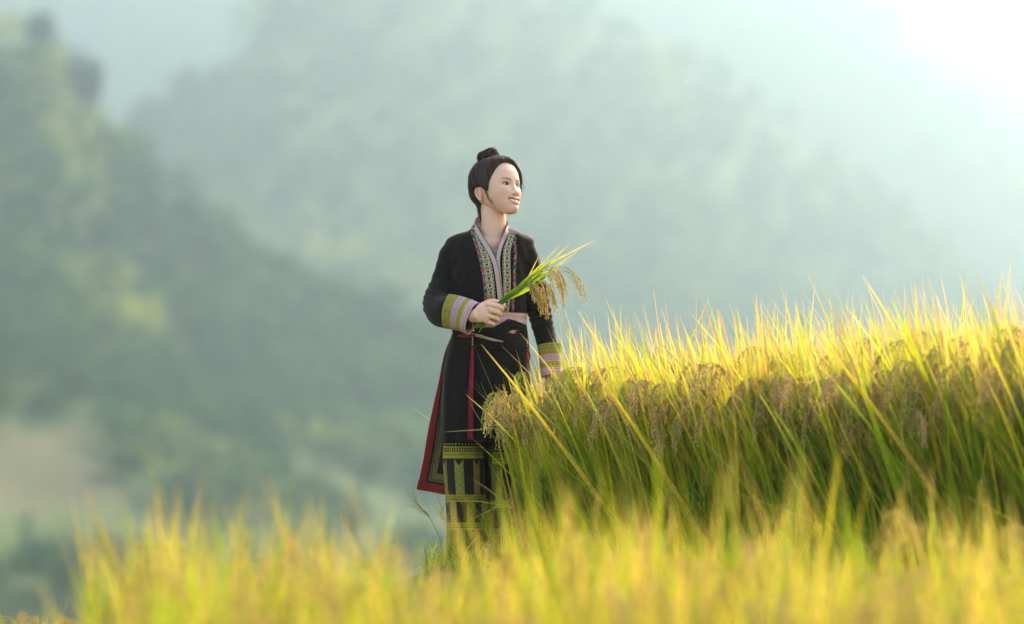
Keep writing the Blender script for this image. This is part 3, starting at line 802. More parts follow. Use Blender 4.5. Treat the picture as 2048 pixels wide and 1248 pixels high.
loft(jb, [(984, 452, .030, .055, .055), (982, 461, .028, .092, .066), (980, 471, .022, .150, .074), (979, 484, .015, .178, .080), (978, 505, .005, .172, .094), (978, 540, 0, .158, .108), (979, 580, -.002, .152, .112), (980, 620, 0, .143, .104), (981, 645, 0, .142, .100)], 72)
tube(jb, [wp(918, 500, .01), wp(904, 509, .01), wp(897, 540, .01), wp(889, 575, .015), wp(878, 604, -.01), wp(884, 622, -.07), wp(902, 625, -.135), wp(928, 632, -.178)],
     [.044, .053, .057, .062, .066, .064, .061, .054], 60, 30)
tube(jb, [wp(1038, 498, .01), wp(1048, 507, .01), wp(1058, 540, .012), wp(1068, 580, .02), wp(1076, 615, .025), wp(1086, 655, .01), wp(1097, 695, -.015)],
     [.046, .052, .053, .053, .050, .044, .039], 60, 30)
ball(jb, wp(893, 575, .0), (.055, .056, .075), 20, 14)
# (cuff ends are closed shells of their own, below)
jk = jb.build('jacket', M['black_cloth'])
me = remesh(jk, .0036, 4, .5)
V = get_co(me).astype(float); N = normals(me)
w_ = wrinkle(V, .010, [
    (wp(868, 615, 0), (.3, 0, 1), .030, .085, .0040), (wp(885, 570, -.03), (.8, 0, .6), .034, .10, .0028), (wp(905, 520, -.05), (.9, 0, -.4), .04, .09, .0025),
    (wp(1085, 620, 0), (-.3, 0, 1), .028, .10, .0035), (wp(1072, 560, 0), (-.5, 0, .8), .036, .10, .0025), (wp(1050, 520, -.06), (.9, 0, .3), .036, .08, .0026),
    (wp(930, 600, -.1), (.95, 0, .3), .036, .12, .0026), (wp(1035, 600, -.1), (.9, 0, -.4), .034, .11, .0026), (wp(925, 520, -.1), (1, 0, .15), .05, .12, .002)])
V = V+N*w_[:, None]
set_co(me, V)
ppx, ppy = pxy(V)
VN = [(950, 430), (952, 448), (962, 470), (978, 495), (989, 520), (995, 560), (997, 560), (998, 525), (1002, 495), (1010, 468), (1017, 448), (1017, 430)]
kill = inpoly(ppx, ppy, VN) & (V[:, 1] < .045)
kill |= (ppy < 456) & (ppx > 945) & (ppx < 1020)
set_col(me, np.tile(BLK, (len(V), 1)))
bvh_jk = BVHTree.FromPolygons([Vector(v) for v in V], [list(p.vertices) for p in me.polygons])
drop_faces(me, kill)
pchild(jk)
def ray_front(bvh, px, py):
    d = np.array(W(px, py, 0))-np.array([0, CAM_Y, CAM_Z]); d = Vector(d).normalized()
    h = bvh.ray_cast(Vector((0, CAM_Y, CAM_Z)), d)
    return (np.array(h[0]), np.array(h[1])) if h[0] is not None else (None, None)
def strip(name, mat, path, width, colf, bvh, parent, lift=.003, nv=24, step=.0016, thick=.0015, edge=None, sub=False):
    """a band sewn on a garment: path in picture coordinates gives its line on the cloth; colf(u metres, v 0..1) -> colour"""
    P = cr(np.array([(*p, 0) for p in path], float), 60)[:, :2]
    seg = np.concatenate([[0], np.cumsum(np.hypot(*np.diff(P, axis=0).T))]); Lp = seg[-1]/500
    nu = int(Lp/step); s = np.linspace(0, seg[-1], nu)
    cx, cy = np.interp(s, seg, P[:, 0]), np.interp(s, seg, P[:, 1])
    tx, ty = np.gradient(cx), np.gradient(cy); l = np.hypot(tx, ty); nx, ny = -ty/l, tx/l
    w = np.interp(np.linspace(0, 1, nu), np.linspace(0, 1, len(width)), width) if np.ndim(width) else np.full(nu, width)
    v = np.linspace(0, 1, nv)
    Yc = np.full((nu, nv), np.nan); 
    for i in range(0, nu, 3):
        for jx in (0, nv//2, nv-1):
            q, _ = ray_front(bvh, cx[i]+nx[i]*w[i]*(v[jx]-.5), cy[i]+ny[i]*w[i]*(v[jx]-.5))
            if q is not None: Yc[i, jx] = q[1]
    for jx in (0, nv//2, nv-1):
        ok = ~np.isnan(Yc[:, jx]); yy = np.interp(np.arange(nu), np.nonzero(ok)[0], Yc[ok, jx]) if ok.any() else np.zeros(nu)
        kk = max(1, min(9, nu//4)); pad = np.pad(yy, kk, mode='edge'); Yc[:, jx] = np.convolve(pad, np.ones(2*kk+1)/(2*kk+1), 'valid')
    a, b_, c_ = Yc[:, 0], Yc[:, nv//2], Yc[:, -1]
    Yv = a[:, None]*(1-v)*(1-2*v)+b_[:, None]*4*v*(1-v)+c_[:, None]*v*(2*v-1)
    Yv = Yv-lift-thick*np.minimum(1, 6*np.minimum(v, 1-v))[None]
    PX = cx[:, None]+nx[:, None]*w[:, None]*(v-.5); PY = cy[:, None]+ny[:, None]*w[:, None]*(v-.5)
    if edge is not None: 
        PX = PX+nx[:, None]*edge(s/500)[:, None]*(v > .9); PY = PY+ny[:, None]*edge(s/500)[:, None]*(v > .9)
    d = Yv-CAM_Y
    Vs = np.stack([(PX-1024)*d/FPX, Yv, CAM_Z+(800-PY)*d/FPX], -1).reshape(-1, 3)
    Us, Vg = np.meshgrid(s/500, v, indexing='ij')
    o = obj(name, Vs, grid_faces(nu, nv), mat, None, colf(Us.ravel(), Vg.ravel()))
    o.data.transform(Matrix.Translation(-Vector(P0))); o.parent = parent
    return o
PINK = np.array([.56, .36, .38]); BEIGE = np.array([.56, .47, .32]); PLUM = np.array([.30, .12, .22])
OLIVE = np.array([.26, .22, .035]); DOLIVE = np.array([.12, .10, .02]); CREAM = np.array([.55, .50, .38])
def pick(n, base): return np.tile(np.asarray(base, float), (n, 1))
def pink_band(u, v):
    c = pick(len(u), PINK)
    c[(v < .12) | (v > .90)] = BLK*1.5
    c[(v > .12) & (v < .22)] = BEIGE*.9
    c[(v > .44) & (v < .52)] = PINK*.72
    return c
def beige_band(flip):
    def f(u, v):
        if flip: v = 1-v
        c = pick(len(u), BEIGE)
        # outer edge: dark dashes next to the pink collar
        d = (v > .80); c[d] = BEIGE*.85
        c[(v > .82) & (v < .96) & ((u % .0135) < .0095)] = BLK*2
        c[(v < .05)] = BEIGE*1.1
        c[((v > .09) & (v < .13)) | ((v > .70) & (v < .74))] = BLK*4
        b = (v > .16) & (v < .68)
        uu = (u % .029)/.029; vv = (v-.42)/.26
        # alternate medallions and squares
        r = np.hypot((uu-.3)/.26, vv)
        c[b & (r < 1.0) & (r > .62)] = BLK*3
        dm = np.abs((uu-.3)/.26)+np.abs(vv)
        c[b & (r < .62) & (dm < .50)] = BLK*2.5
        c[b & (dm < .18)] = BEIGE
        sq = (np.abs(uu-.79) < .13) & (np.abs(vv) < .62); c[b & sq] = BLK*2
        c[b & ((np.abs(uu-.62) < .022) | (np.abs(uu-.97) < .022))] = BEIGE*.45
        return c
    return f
strip('patterned_band', M['cloth'], [(949, 449), (956, 466), (965, 490), (973, 520), (979, 555), (983, 590), (984, 626)], [15, 16, 17, 17, 16, 16], beige_band(True), bvh_jk, jk, .002, 34, .0012)
strip('patterned_band', M['cloth'], [(1022, 463), (1020, 478), (1014, 500), (1013, 530), (1014, 560), (1013, 595), (1010, 626)], [11, 14, 15, 15, 15, 15], beige_band(False), bvh_jk, jk, .002, 34, .0012)
# collar wraps the neck, then runs down the front edges
def collar(name, pts, w0, parent):
    """pts: px, py, Y for the band centre; the band stands up round the neck"""
    C = cr([wp(*p) for p in pts], 150); n = len(C)
    T, U, B = frames(C, (0, 0, 1))
    s = np.linspace(0, 1, n)
    ctr = np.array(wp(984, 455, .03))
    Vs = []; nv = 16; v = np.linspace(-.5, .5, nv)
    for i in range(n):
        # width direction: along the surface, away from the opening's edge
        out = C[i]-ctr; out[2] = 0; out /= np.linalg.norm(out)+1e-9
        wdir = np.cross(T[i], np.array([0, -1., 0]))
        up = np.cross(T[i], out); 
        k = sstep(.28, .45, s[i])
        d = up*(1-k)/(np.linalg.norm(up)+1e-9)+wdir*k/(np.linalg.norm(wdir)+1e-9)*(1 if np.dot(up, wdir) > 0 else -1); d /= np.linalg.norm(d)
        Vs.append(C[i]+d*w0*v[:, None])
    Vs = np.array(Vs)
    Ug, Vg = np.meshgrid(s*.3, v+.5, indexing='ij')
    o = obj(name, Vs.reshape(-1, 3), grid_faces(n, nv), M['cloth'], None, pink_band(Ug.ravel(), Vg.ravel()))
    sd = o.modifiers.new('thick', 'SOLIDIFY'); sd.thickness = .0022; sd.offset = 0
    o.data.transform(Matrix.Translation(-Vector(P0))); o.parent = parent
def surfY(px, py, off=.006):
    q, _ = ray_front(bvh_jk, px, py); return (q[1]-off) if q is not None else 0
collar('collar_band', [(990, 432, .088), (968, 435, .082), (955, 440, .060), (950, 448, .022), (954, 461, surfY(948, 464, .008)), (965, 480, surfY(960, 482)), (978, 501, surfY(976, 502)), (988, 522, surfY(986, 522)), (994, 548, surfY(993, 548)), (999, 590, surfY(999, 590)), (1001, 628, surfY(1001, 628))], .0205, jk)
collar('collar_band', [(990, 434, .088), (1004, 438, .072), (1012, 443, .046), (1016, 452, .012), (1013, 465, surfY(1018, 467, .008)), (1006, 480, surfY(1008, 483)), (1000, 497, surfY(1001, 499)), (996, 520, surfY(998, 520, .003)), (998, 550, surfY(998, 550, .003)), (1002, 590, surfY(1002, 590, .003)), (1004, 628, surfY(1004, 628, .003))], .0185, jk)
# grey-white shirt showing in the slit
sb = Bag()
c_ = cr([wp(993, 497, -.068), wp(993, 507, -.076), wp(994, 540, -.092), wp(996, 575, -.10)], 30)
v = np.linspace(-1, 1, 8)
Vs = np.stack([c_[:, None, 0]+v*.012, c_[:, None, 1]+.006*v**2, c_[:, None, 2]+.003*v**2*np.linspace(1, 0, 30)[:, None]], -1)
sb.add(Vs.reshape(-1, 3), grid_faces(30, 8), (.36, .37, .32)); pchild(sb, 'undershirt', M['cloth'])
# bead and tassel strings either side
def bead_string(path, seed):
    rg2 = np.random.default_rng(seed); b = Bag()
    P = cr(np.array([(*p, 0) for p in path], float), 200)[:, :2]
    seg = np.concatenate([[0], np.cumsum(np.hypot(*np.diff(P, axis=0).T))])
    s = 0; cols = [(.55, .07, .09), (.60, .50, .46), (.02, .17, .10), (.60, .50, .46), (.62, .10, .08), (.55, .42, .45), (.45, .10, .18), (.62, .52, .48)]
    k = 0
    while s < seg[-1]:
        x_, y_ = np.interp(s, seg, P[:, 0]), np.interp(s, seg, P[:, 1]); q, _ = ray_front(bvh_jk, x_, y_)
        c = np.array(cols[(k//4) % 8]); puff = (k//4) % 2 == 0
        if q is not None:
            if puff:
                for t_ in range(9):
                    ball(b, q+np.array([rg2.normal()*.0034, -.003-abs(rg2.normal())*.001, rg2.normal()*.0018]), .0015*rg2.uniform(.7, 1.3), 6, 5, c*rg2.uniform(.5, 1.2))
            else:
                for t_ in (-1, 0, 1): ball(b, q+np.array([t_*.0033, -.0035, rg2.normal()*.0006]), (.0017, .002, .0014), 6, 5, c*rg2.uniform(.35, 1.3))
        s += 1.75; k += 1
    o = b.build('bead_string', M['bead']); o.data.transform(Matrix.Translation(-Vector(P0))); o.parent = jk
bead_string([(941, 457), (948, 478), (957, 505), (964, 535), (969, 565), (972, 600), (973, 624)], 3)
bead_string([(1027, 462), (1029, 485), (1031, 510), (1029, 540), (1029, 575), (1026, 600), (1025, 622)], 4)

# cuffs
def cuff(A, Bp, r0, r1, colf, name='cuff', flat=1.0, n=70, m=150, ref=(0, 0, 1), bend=None):
    s = np.linspace(0, 1, n)[:, None]; C = A*(1-s)+Bp*s
    if bend is not None: C = C+np.asarray(bend)*(s*(1-s)*4)
    T, U, B = frames(C, ref); a = np.linspace(0, 2*np.pi, m, endpoint=False)
    r = (r0*(1-s)+r1*s)*(1+.018*np.sin(a*5+s*4)[None][0]+.012*np.sin(a*3+2))
    Vs = C[:, None]+r[..., None]*(np.cos(a)[None, :, None]*U[:, None]+flat*np.sin(a)[None, :, None]*B[:, None])
    L = np.linalg.norm(Bp-A); S, Aa = np.meshgrid(s[:, 0], a, indexing='ij')
    o = obj(name, Vs.reshape(-1, 3), grid_faces(n, m, True), M['cloth'], None, colf(S.ravel(), Aa.ravel()))
    sd = o.modifiers.new('thick', 'SOLIDIFY'); sd.thickness = .003; sd.offset = 1
    o.data.transform(Matrix.Translation(-Vector(P0))); o.parent = jk
    return o
def cuff_col(s, a):
    c = pick(len(s), OLIVE)
    th = (a*.06)
    def band(lo, hi, col): c[(s >= lo) & (s < hi)] = col
    for k in range(5): band(.02+.07*k, .035+.07*k, OLIVE*1.75)
    ol = (s < .36); c[ol & ((np.sin(a*110) > .55)) & ((s*40 % 2) < 1)] = DOLIVE
    band(.36, .58, PINK*.9); 
    for k in range(4): band(.405+.04*k, .42+.04*k, PLUM)
    band(.58, .60, BEIGE*.6); band(.60, .78, OLIVE)
    for k in range(3): band(.625+.055*k, .645+.055*k, OLIVE*1.8)
    c[(s > .66) & (s < .70) & (np.sin(a*90) > .2)] = DOLIVE
    band(.78, 1.01, PINK)
    for k in range(4): band(.835+.035*k, .848+.035*k, PLUM*1.1)
    return c
cuff(wp(896, 623, -.150), wp(946, 637, -.196), .0665, .0635, cuff_col, bend=(.0, 0, .003), flat=.78)
# dark lining inside the cuff end
lb = Bag(); tube(lb, [wp(930, 632, -.178), wp(944, 637, -.192)], [.052, .047], 4, 30, BLK); o = pchild(lb, 'cuff_lining', M['black_cloth']); o.parent = jk
cuff(wp(1098.5, 690, -.017), wp(1104, 752, -.042), .0455, .0385, cuff_col)
lb = Bag(); tube(lb, [wp(1101, 715, -.02), wp(1103, 744, -.036)], [.038, .034], 4, 30, BLK); o = pchild(lb, 'cuff_lining', M['black_cloth']); o.parent = jk
# bangle with small brass bell at the wrist
bb = Bag()
a = np.linspace(0, 2*np.pi, 40)
tube(bb, [wp(948+5*math.cos(q)*0, 636, -.20)+np.array([.006*math.sin(q), .030*math.cos(q), .040*math.sin(q)-.004]) for q in a], [.0012, .0012], 60, 6, (.45, .30, .10))
ball(bb, wp(947, 661, -.205), .0042, 10, 8, (.65, .42, .12)); 
bb = pchild(bb, 'bangle', M['metal'])

# ---- skirt (long black front and back panels)
kb = Bag()
loft(kb, [(981, 650, 0, .143, .102), (980, 672, 0, .152, .106), (977, 700, 0, .163, .110), (973, 745, 0, .172, .118), (970, 800, .0, .174, .120), (967, 850, 0, .170, .118), (966, 884, 0, .166, .114)], 96, cap=False)
sk = kb.build('skirt', M['black_cloth'])
V = get_co(sk.data).astype(float)
ang = np.arctan2(V[:, 1], V[:, 0]+.10); dn = sstep(.92, .45, V[:, 2])
r_ = (.0045*np.sin(ang*11+1)+.003*np.sin(ang*19+V[:, 2]*5))*dn + .004*(fbm(ang*4, V[:, 2]*9, 8)-.45)
c0 = np.stack([V[:, 0]*0-.108, V[:, 1]*0, V[:, 2]], 1); rd = V-c0; rd /= np.linalg.norm(rd, axis=1)[:, None]; V = V+rd*r_[:, None]
set_co(sk.data, V); set_col(sk.data, np.tile(BLK*.85, (len(V), 1)))
sd = sk.modifiers.new('thick', 'SOLIDIFY'); sd.thickness = .003; sd.offset = 0
bvh_sk = BVHTree.FromPolygons([Vector(v) for v in V], [list(p.vertices) for p in sk.data.polygons])
pchild(sk)
# back coat tail with red border, swinging out at the left
def panel(name, L, Rr, colf, parent, nu=240, nv=70, belly=.0, thick=.003):
    a, b = cr([wp(*p) for p in L], nu), cr([wp(*p) for p in Rr], nu)
    v = np.linspace(0, 1, nv)
    Vs = a[:, None]*(1-v)[None, :, None]+b[:, None]*v[None, :, None]
    Vs[..., 1] += belly*np.sin(v*np.pi)[None]*np.linspace(0, 1, nu)[:, None] + .006*np.sin(v*9+np.linspace(0, 5, nu)[:, None])*np.linspace(0, 1, nu)[:, None]
    wd = np.linalg.norm(b-a, axis=1)
    Ug = np.repeat(np.linspace(0, 1, nu)[:, None], nv, 1); Vm = v[None]*wd[:, None]
    o = obj(name, Vs.reshape(-1, 3), grid_faces(nu, nv), M['cloth'], None, colf(Ug.ravel(), Vm.ravel(), np.repeat(wd, nv)))
    sd = o.modifiers.new('thick', 'SOLIDIFY'); sd.thickness = thick; sd.offset = 0
    o.data.transform(Matrix.Translation(-Vector(P0))); o.parent = parent
    return o
RED = np.array([.19, .018, .015])
def tail_col(u, v, wd):
    """u 0..1 down the panel (0.64 m), v metres from the outer edge"""
    c = pick(len(u), BLK)
    dz = (1-u)*.64        # distance from hem
    e = np.minimum(v, dz*.98)
    grow = np.clip((u-.18)/.5, 0, 1); rw = .005+.026*grow
    c[e < rw] = RED; c[e < .0022] = np.array([.55, .40, .38])
    i = (e > rw+.007) & (e < rw+.036) & (u > .40)
    k = (e-rw-.007)/.029
    c[i] = np.array([.115, .085, .030])
    c[i & ((k > .30) & (k < .36) | (k > .62) & (k < .68))] = np.array([.05, .03, .02])
    st = np.where(e == v, u*.64, v)
    c[i & (k > .40) & (k < .58) & ((st % .006) < .003)] = np.array([.20, .17, .06])
    c[i & (k > .08) & (k < .26) & ((st % .004) < .0018)] = np.array([.055, .04, .02])
    c[i & (k > .74) & ((st % .005) < .002)] = np.array([.18, .12, .06])
    return c
panel('coat_tail', [(908, 660, .02), (889, 705, .03), (877, 762, .045), (866, 810, .055), (855, 862, .06), (845, 920, .065), (832, 979, .07)],
      [(925, 668, .03), (925, 705, .035), (922, 760, .04), (918, 810, .05), (915, 862, .055), (912, 930, .06), (910, 994, .06)], tail_col, sk)
panel('coat_tail', [(1056, 668, .03), (1058, 700, .035), (1061, 750, .04), (1062, 810, .05), (1061, 870, .05)],
      [(1030, 668, .03), (1030, 705, .035), (1030, 760, .04), (1030, 810, .05), (1030, 870, .055)], lambda u, v, w: tail_col(u*.6, v, w), sk, 180, 40)
panel('back_panel', [(915, 850, .085), (917, 900, .088), (918, 980, .09), (920, 1095, .09)],
      [(1042, 850, .09), (1044, 900, .095), (1044, 980, .1), (1042, 1100, .1)], lambda u, v, w: pick(len(u), BLK), sk, 60, 60)
# ---- trousers with embroidered ends
def trouser(bag, rings): return loft(bag, rings, 200, nper=26, cap=False, n=2.1)
def leg_col(V, cx0):
    """woven yellow-green bands by height and angle"""
    ppx_, ppy_ = pxy(V)
    return ppy_
def trousers_leg(rings, top_py, phase):
    """top_py: where the embroidery starts; returns V, F, colours"""
    Rg = np.array([[*wp(r[0], r[1], r[2]), r[3], r[4]] for r in rings]); nr = 330; nseg = 260
    C = cr(Rg, nr); a = np.linspace(0, 2*np.pi, nseg, endpoint=False)
    fold = 1+.035*np.sin(a*3+phase)[None]*np.linspace(.3, 1, nr)[:, None]+.02*np.sin(a*7+2)[None]
    Vs = np.stack([C[:, 0:1]+C[:, 3:4]*np.cos(a)*fold, C[:, 1:2]+C[:, 4:5]*np.sin(a)*fold, np.repeat(C[:, 2:3], nseg, 1)+.003*np.sin(a*2+phase)], -1)
    _, py = pxy(Vs.reshape(-1, 3)); t = (py-top_py)
    A = np.tile(a, nr); arc = (A+phase)*.078      # metres round the leg
    c = pick(len(t), np.array([.016, .010, .011]))
    Y1 = np.array([.27, .25, .03]); Y2 = np.array([.20, .13, .015]); Y3 = np.array([.21, .22, .045]); DK = np.array([.012, .008, .008])
    def bnd(lo, hi, col): c[(t >= lo) & (t < hi)] = col
    # small stars
    q = (t >= -2) & (t < 8); uu = (arc % .0125)/.0125-.5; vv = (t-3)/9; c[q & (np.abs(uu)+np.abs(vv)*.9 < .30)] = Y1
    q = (t >= -6) & (t < -4); c[q & ((arc % .004) < .002)] = Y2
    bnd(8, 10, Y1*1.1); bnd(10, 19, Y2)
    q = (t >= 10) & (t < 19); uu = (arc % .0095)/.0095-.5; vv = (t-14.5)/9; c[q & (np.abs(vv) < .42) & (np.abs(uu) > .28)] = DK; c[q & (np.abs(uu)+np.abs(vv) < .30)] = Y1*1.2
    bnd(19, 21, Y1*1.15); bnd(21, 32, Y1*.85); bnd(24, 25.5, Y2); bnd(27, 29, Y1*1.2); bnd(32, 33, DK)
    # tall stripes
    def stripes(lo, hi, off, tri=True):
        q = (t >= lo) & (t < hi); per = .073; k = ((arc+off) % per)/per; alt = (np.floor((arc+off)/per) % 2 == 0)
        s = q & (k < .46); base = np.where(alt[:, None], Y3, Y2*1.25)
        c[s] = base[s]
        kk = (k/.46-.5)*2; h = (t-lo)
        d1 = np.abs(((h*.002/.030+kk*.5) % 1)-.5); d2 = np.abs(((h*.002/.030-kk*.5) % 1)-.5)
        c[s & ((d1 < .035) | (d2 < .035))] = (base*.42)[s & ((d1 < .035) | (d2 < .035))]
        if tri: c[s & (h < 13*(1-np.abs(kk)))] = DK*1.2
        c[s & (np.abs(kk) > .94)] = Y1*.5
    stripes(33, 104, .012)
    def girdle(lo):
        bnd(lo, lo+15, Y1*.55); bnd(lo+1, lo+3, Y1*1.1); bnd(lo+6, lo+8, Y1*.95); bnd(lo+12, lo+14, Y1*1.15)
        q = (t >= lo+8.5) & (t < lo+11.5); c[q & ((arc % .004) < .002)] = Y2*.6
    girdle(104); stripes(119, 160, .045, False); girdle(160); stripes(175, 400, .012, False)
    return Vs.reshape(-1, 3), grid_faces(nr, nseg, True), c
tb = Bag()
tb.add(*trousers_leg([(943, 760, .0, .078, .085), (932, 860, 0, .079, .082), (926, 885, 0, .0785, .080), (926, 930, 0, .080, .078), (929, 990, 0, .0775, .075), (930, 1050, 0, .0740, .070), (929, 1122, 0, .0735, .068)], 885, 1.15))
tb.add(*trousers_leg([(998, 760, .03, .078, .085), (1012, 860, .045, .066, .078), (1016, 890, .05, .064, .076), (1016, 950, .05, .065, .074), (1010, 1050, .05, .062, .070), (1006, 1124, .05, .062, .066)], 897, .55))
tr = pchild(tb, 'trousers', M['cloth'])
sd = tr.modifiers.new('thick', 'SOLIDIFY'); sd.thickness = .003; sd.offset = -1
# black cloth shoes
shb = Bag()
for b in ANK:
    tube(shb, [b+np.array([0, .045, -.008]), b+np.array([0, .0, -.004]), b+np.array([0, -.06, -.010]), b+np.array([0, -.165, -.022])], [.030, .038, .036, .022], 20, 18, BLK*1.5)
pchild(shb, 'shoes', M['black_cloth'])

# ---- sash: pale striped wrap under a black wrap
def ring_band(name, rows, colf, parent, mat, nseg=260, nrow=40, grow=0.0, fold=.0015, fn=9):
    """rows: (px centre, py at the middle, half width, half depth, slope px) from top to bottom"""
    Rw = cr(np.array(rows, float), nrow); a = np.linspace(0, 2*np.pi, nseg, endpoint=False); V = []
    for i, (cx, py, hw, hd, sl_) in enumerate(Rw):
        e = fold*np.sin(i/nrow*fn*2*np.pi+np.cos(a)*1.5)
        X = np.cos(a)*(hw+e+grow); Y = np.sin(a)*(hd+e+grow)
        base = wp(cx, py, 0)
        V.append(np.stack([base[0]+X, Y, base[2]-sl_/500*np.cos(a)], -1))
    V = np.array(V)
    V2 = V.reshape(-1, 3); ppx_, ppy_ = pxy(V2)
    Ug, Ag = np.meshgrid(np.linspace(0, 1, nrow), a, indexing='ij')
    o = obj(name, V2, grid_faces(nrow, nseg, True), mat, None, colf(Ug.ravel(), Ag.ravel(), ppx_, ppy_))
    sd = o.modifiers.new('thick', 'SOLIDIFY'); sd.thickness = .002; sd.offset = 0
    o.data.transform(Matrix.Translation(-Vector(P0))); o.parent = parent
    return o
def sash_col(u, a, px_, py_):
    c = pick(len(u), PINK*1.3)
    for k, t in ((.10, .8), (.20, .55), (.34, .8), (.42, .5), (.58, .75), (.66, .45), (.80, .7), (.90, .5)): c[(u > k) & (u < k+.03)] = PINK*t
    c[u < .05] = np.array([.40, .32, .16])
    return c
sash = ring_band('sash', [(979, 624, .149, .116, 3), (979, 640, .148, .117, 5), (979, 656, .149, .117, 6), (979, 672, .152, .115, 3)], sash_col, person, M['cloth'], fold=.0011)
sash.data.transform(Matrix.Translation(-Vector(P0)*0)); 
# black wrap over it, its edges curving, laid on as shaped cloth
def lay(name, poly, mat, colf, parent, lift, hw=.153, hd=.116, nx=150, ny=60, cx=979, fold=.0015, y0=0.):
    hd = hd+.004
    """cloth laid round the waist cylinder inside a picture-space outline (top edge and bottom edge polylines)"""
    top, bot = [np.array(q, float) for q in poly]
    xs = np.linspace(max(top[0, 0], bot[0, 0]), min(top[-1, 0], bot[-1, 0]), nx)
    ty, by = np.interp(xs, top[:, 0], top[:, 1]), np.interp(xs, bot[:, 0], bot[:, 1])
    v = np.linspace(0, 1, ny)
    PY = ty[:, None]*(1-v)+by[:, None]*v; PX = np.repeat(xs[:, None], ny, 1)
    X = (PX-1024)/500; c = (cx-1024)/500
    k = np.clip(1-((X-c)/(hw+.002))**2, 0, 1)**.5
    Y = y0-(hd+lift)*k - fold*np.sin(v*14+PX*.03)[...]*1 - .003*np.sin(v*np.pi)
    d = Y-CAM_Y
    Vs = np.stack([(PX-1024)*d/FPX, Y, CAM_Z+(800-PY)*d/FPX], -1).reshape(-1, 3)
    o = obj(name, Vs, grid_faces(nx, ny), mat, None, colf(np.tile(v, nx), PX.ravel()))
    sd = o.modifiers.new('thick', 'SOLIDIFY'); sd.thickness = .003; sd.offset = 0
    o.data.transform(Matrix.Translation(-Vector(P0))); o.parent = parent
    return o
blk = lambda v, x: pick(len(v), BLK*1.1)
lay('black_wrap', ([(906, 646), (950, 655), (985, 655), (1005, 645), (1016, 638), (1030, 641), (1053, 651)], [(906, 674), (950, 676), (985, 682), (1000, 680), (1016, 664), (1026, 660), (1053, 661)]), M['black_cloth'], blk, sash, .005)
lay('black_wrap', ([(906, 660), (960, 664), (1010, 662), (1026, 668), (1036, 673), (1054, 674)], [(906, 690), (960, 694), (1010, 700), (1030, 698), (1054, 690)]), M['black_cloth'], blk, sash, .003, hw=.156)
lay('waist_strap', ([(930, 665), (945, 666), (965, 670), (985, 677), (1006, 683)], [(930, 670), (945, 671), (965, 676.5), (985, 682), (1006, 684)]), M['cloth'],
    lambda v, x: np.where((v < .35)[:, None], PINK*.7, BEIGE*.6), sash, .008, ny=20, fold=.0004)
lay('red_strap', ([(908, 671), (925, 668), (950, 668)], [(908, 675), (925, 675), (950, 673)]), M['cloth'], lambda v, x: pick(len(v), RED*1.4), sash, .010, ny=12, fold=.0002)
# red tassels hanging from the waist
def tassel(px, py0, py1, Y, lean, seed):
    rg2 = np.random.default_rng(seed); b = Bag(); t = Bag()
    for k in range(9): ball(b, wp(px, py0+k*2.2, Y), (.0028, .0028, .0019), 8, 6, (.62, .56, .46) if k % 2 else (.20, .05, .05))
    pz = py0+20
    for k in range(120):
        a_ = rg2.uniform(0, 6.28); r_ = rg2.uniform(.2, 1)**.5; e = py1-rg2.uniform(0, 14)
        P = [wp(px, pz, Y)+np.array([math.cos(a_), math.sin(a_), 0])*.0025*r_, wp(px-.2*lean, pz+30, Y-.002)+np.array([math.cos(a_), math.sin(a_), 0])*.0065*r_, wp(px-.6*lean+rg2.normal()*.5, (pz+e)/2, Y-.004)+np.array([math.cos(a_), math.sin(a_), 0])*.0085*r_,
             wp(px-lean+rg2.normal()*1.3, e, Y-.003)+np.array([math.cos(a_), math.sin(a_), 0])*.0085*r_]
        tube(t, P, [.0011, .0009], 22, 4, np.array([.30, .014, .030])*rg2.uniform(.6, 1.5), cap=False)
    o = t.build('tassel', M['cloth']); o.data.transform(Matrix.Translation(-Vector(P0))); o.parent = sash
    o2 = b.build('beads', M['bead']); o2.data.transform(Matrix.Translation(-Vector(P0))); o2.parent = o
    o2.matrix_parent_inverse = Matrix.Identity(4)
tassel(945, 673, 880, -.133, 4, 5)
tassel(1054, 676, 722, -.045, -2, 6)

# ---- the rice bundle in her hand
rg = np.random.default_rng(77)
tB = empty('rice_bundle', wp(983, 628, -.215)); tag(tB, 'bunch of green rice stalks with golden drooping heads held in her fist', 'rice')
O3 = wp(983, 628, -.215)
def bchild(bag, name, mat):
    o = bag.build(name, mat); o.data.transform(Matrix.Translation(-Vector(O3))); o.parent = tB
def blade_path(pts, w, c0, c1, tip, bag):
    C = cr(pts, 26); s = np.linspace(0, 1, 26); T, U, B = frames(C, (0, 1, 0))
    ww = w*np.clip(np.minimum(.5+s*2.5, 1)*np.power(1-s, .55), .03, 1)[:, None]
    Vb = np.stack([C-B*ww*.5, C+U*ww*.16, C+B*ww*.5], 1).reshape(-1, 3)
    c = np.array(c0)*(1-s[:, None])+np.array(c1)*s[:, None]; k = np.clip((s-.7)/.3, 0, 1)[:, None]*tip; c = c*(1-k)+np.array([.72, .50, .10])*k
    bag.add(Vb, grid_faces(26, 3), np.repeat(c, 3, 0))
lf = Bag()
ends = [((1190, 480), -.21, .015, 1.0, 1080, 540), ((1140, 487), -.20, .013, .5, 1075, 545), ((1121, 489), -.23, .011, .1, 1070, 540), ((1079, 510), -.25, .010, .6, 1050, 562),
        ((1150, 516), -.19, .009, .1, 1082, 552), ((1120, 530), -.24, .013, .0, 1070, 560), ((1160, 500), -.19, .010, .8, 1085, 548), ((1100, 520), -.22, .013, .2, 1060, 560), ((1112, 545), -.25, .010, .1, 1068, 572), ((1090, 556), -.235, .011, .1, 1055, 580)]
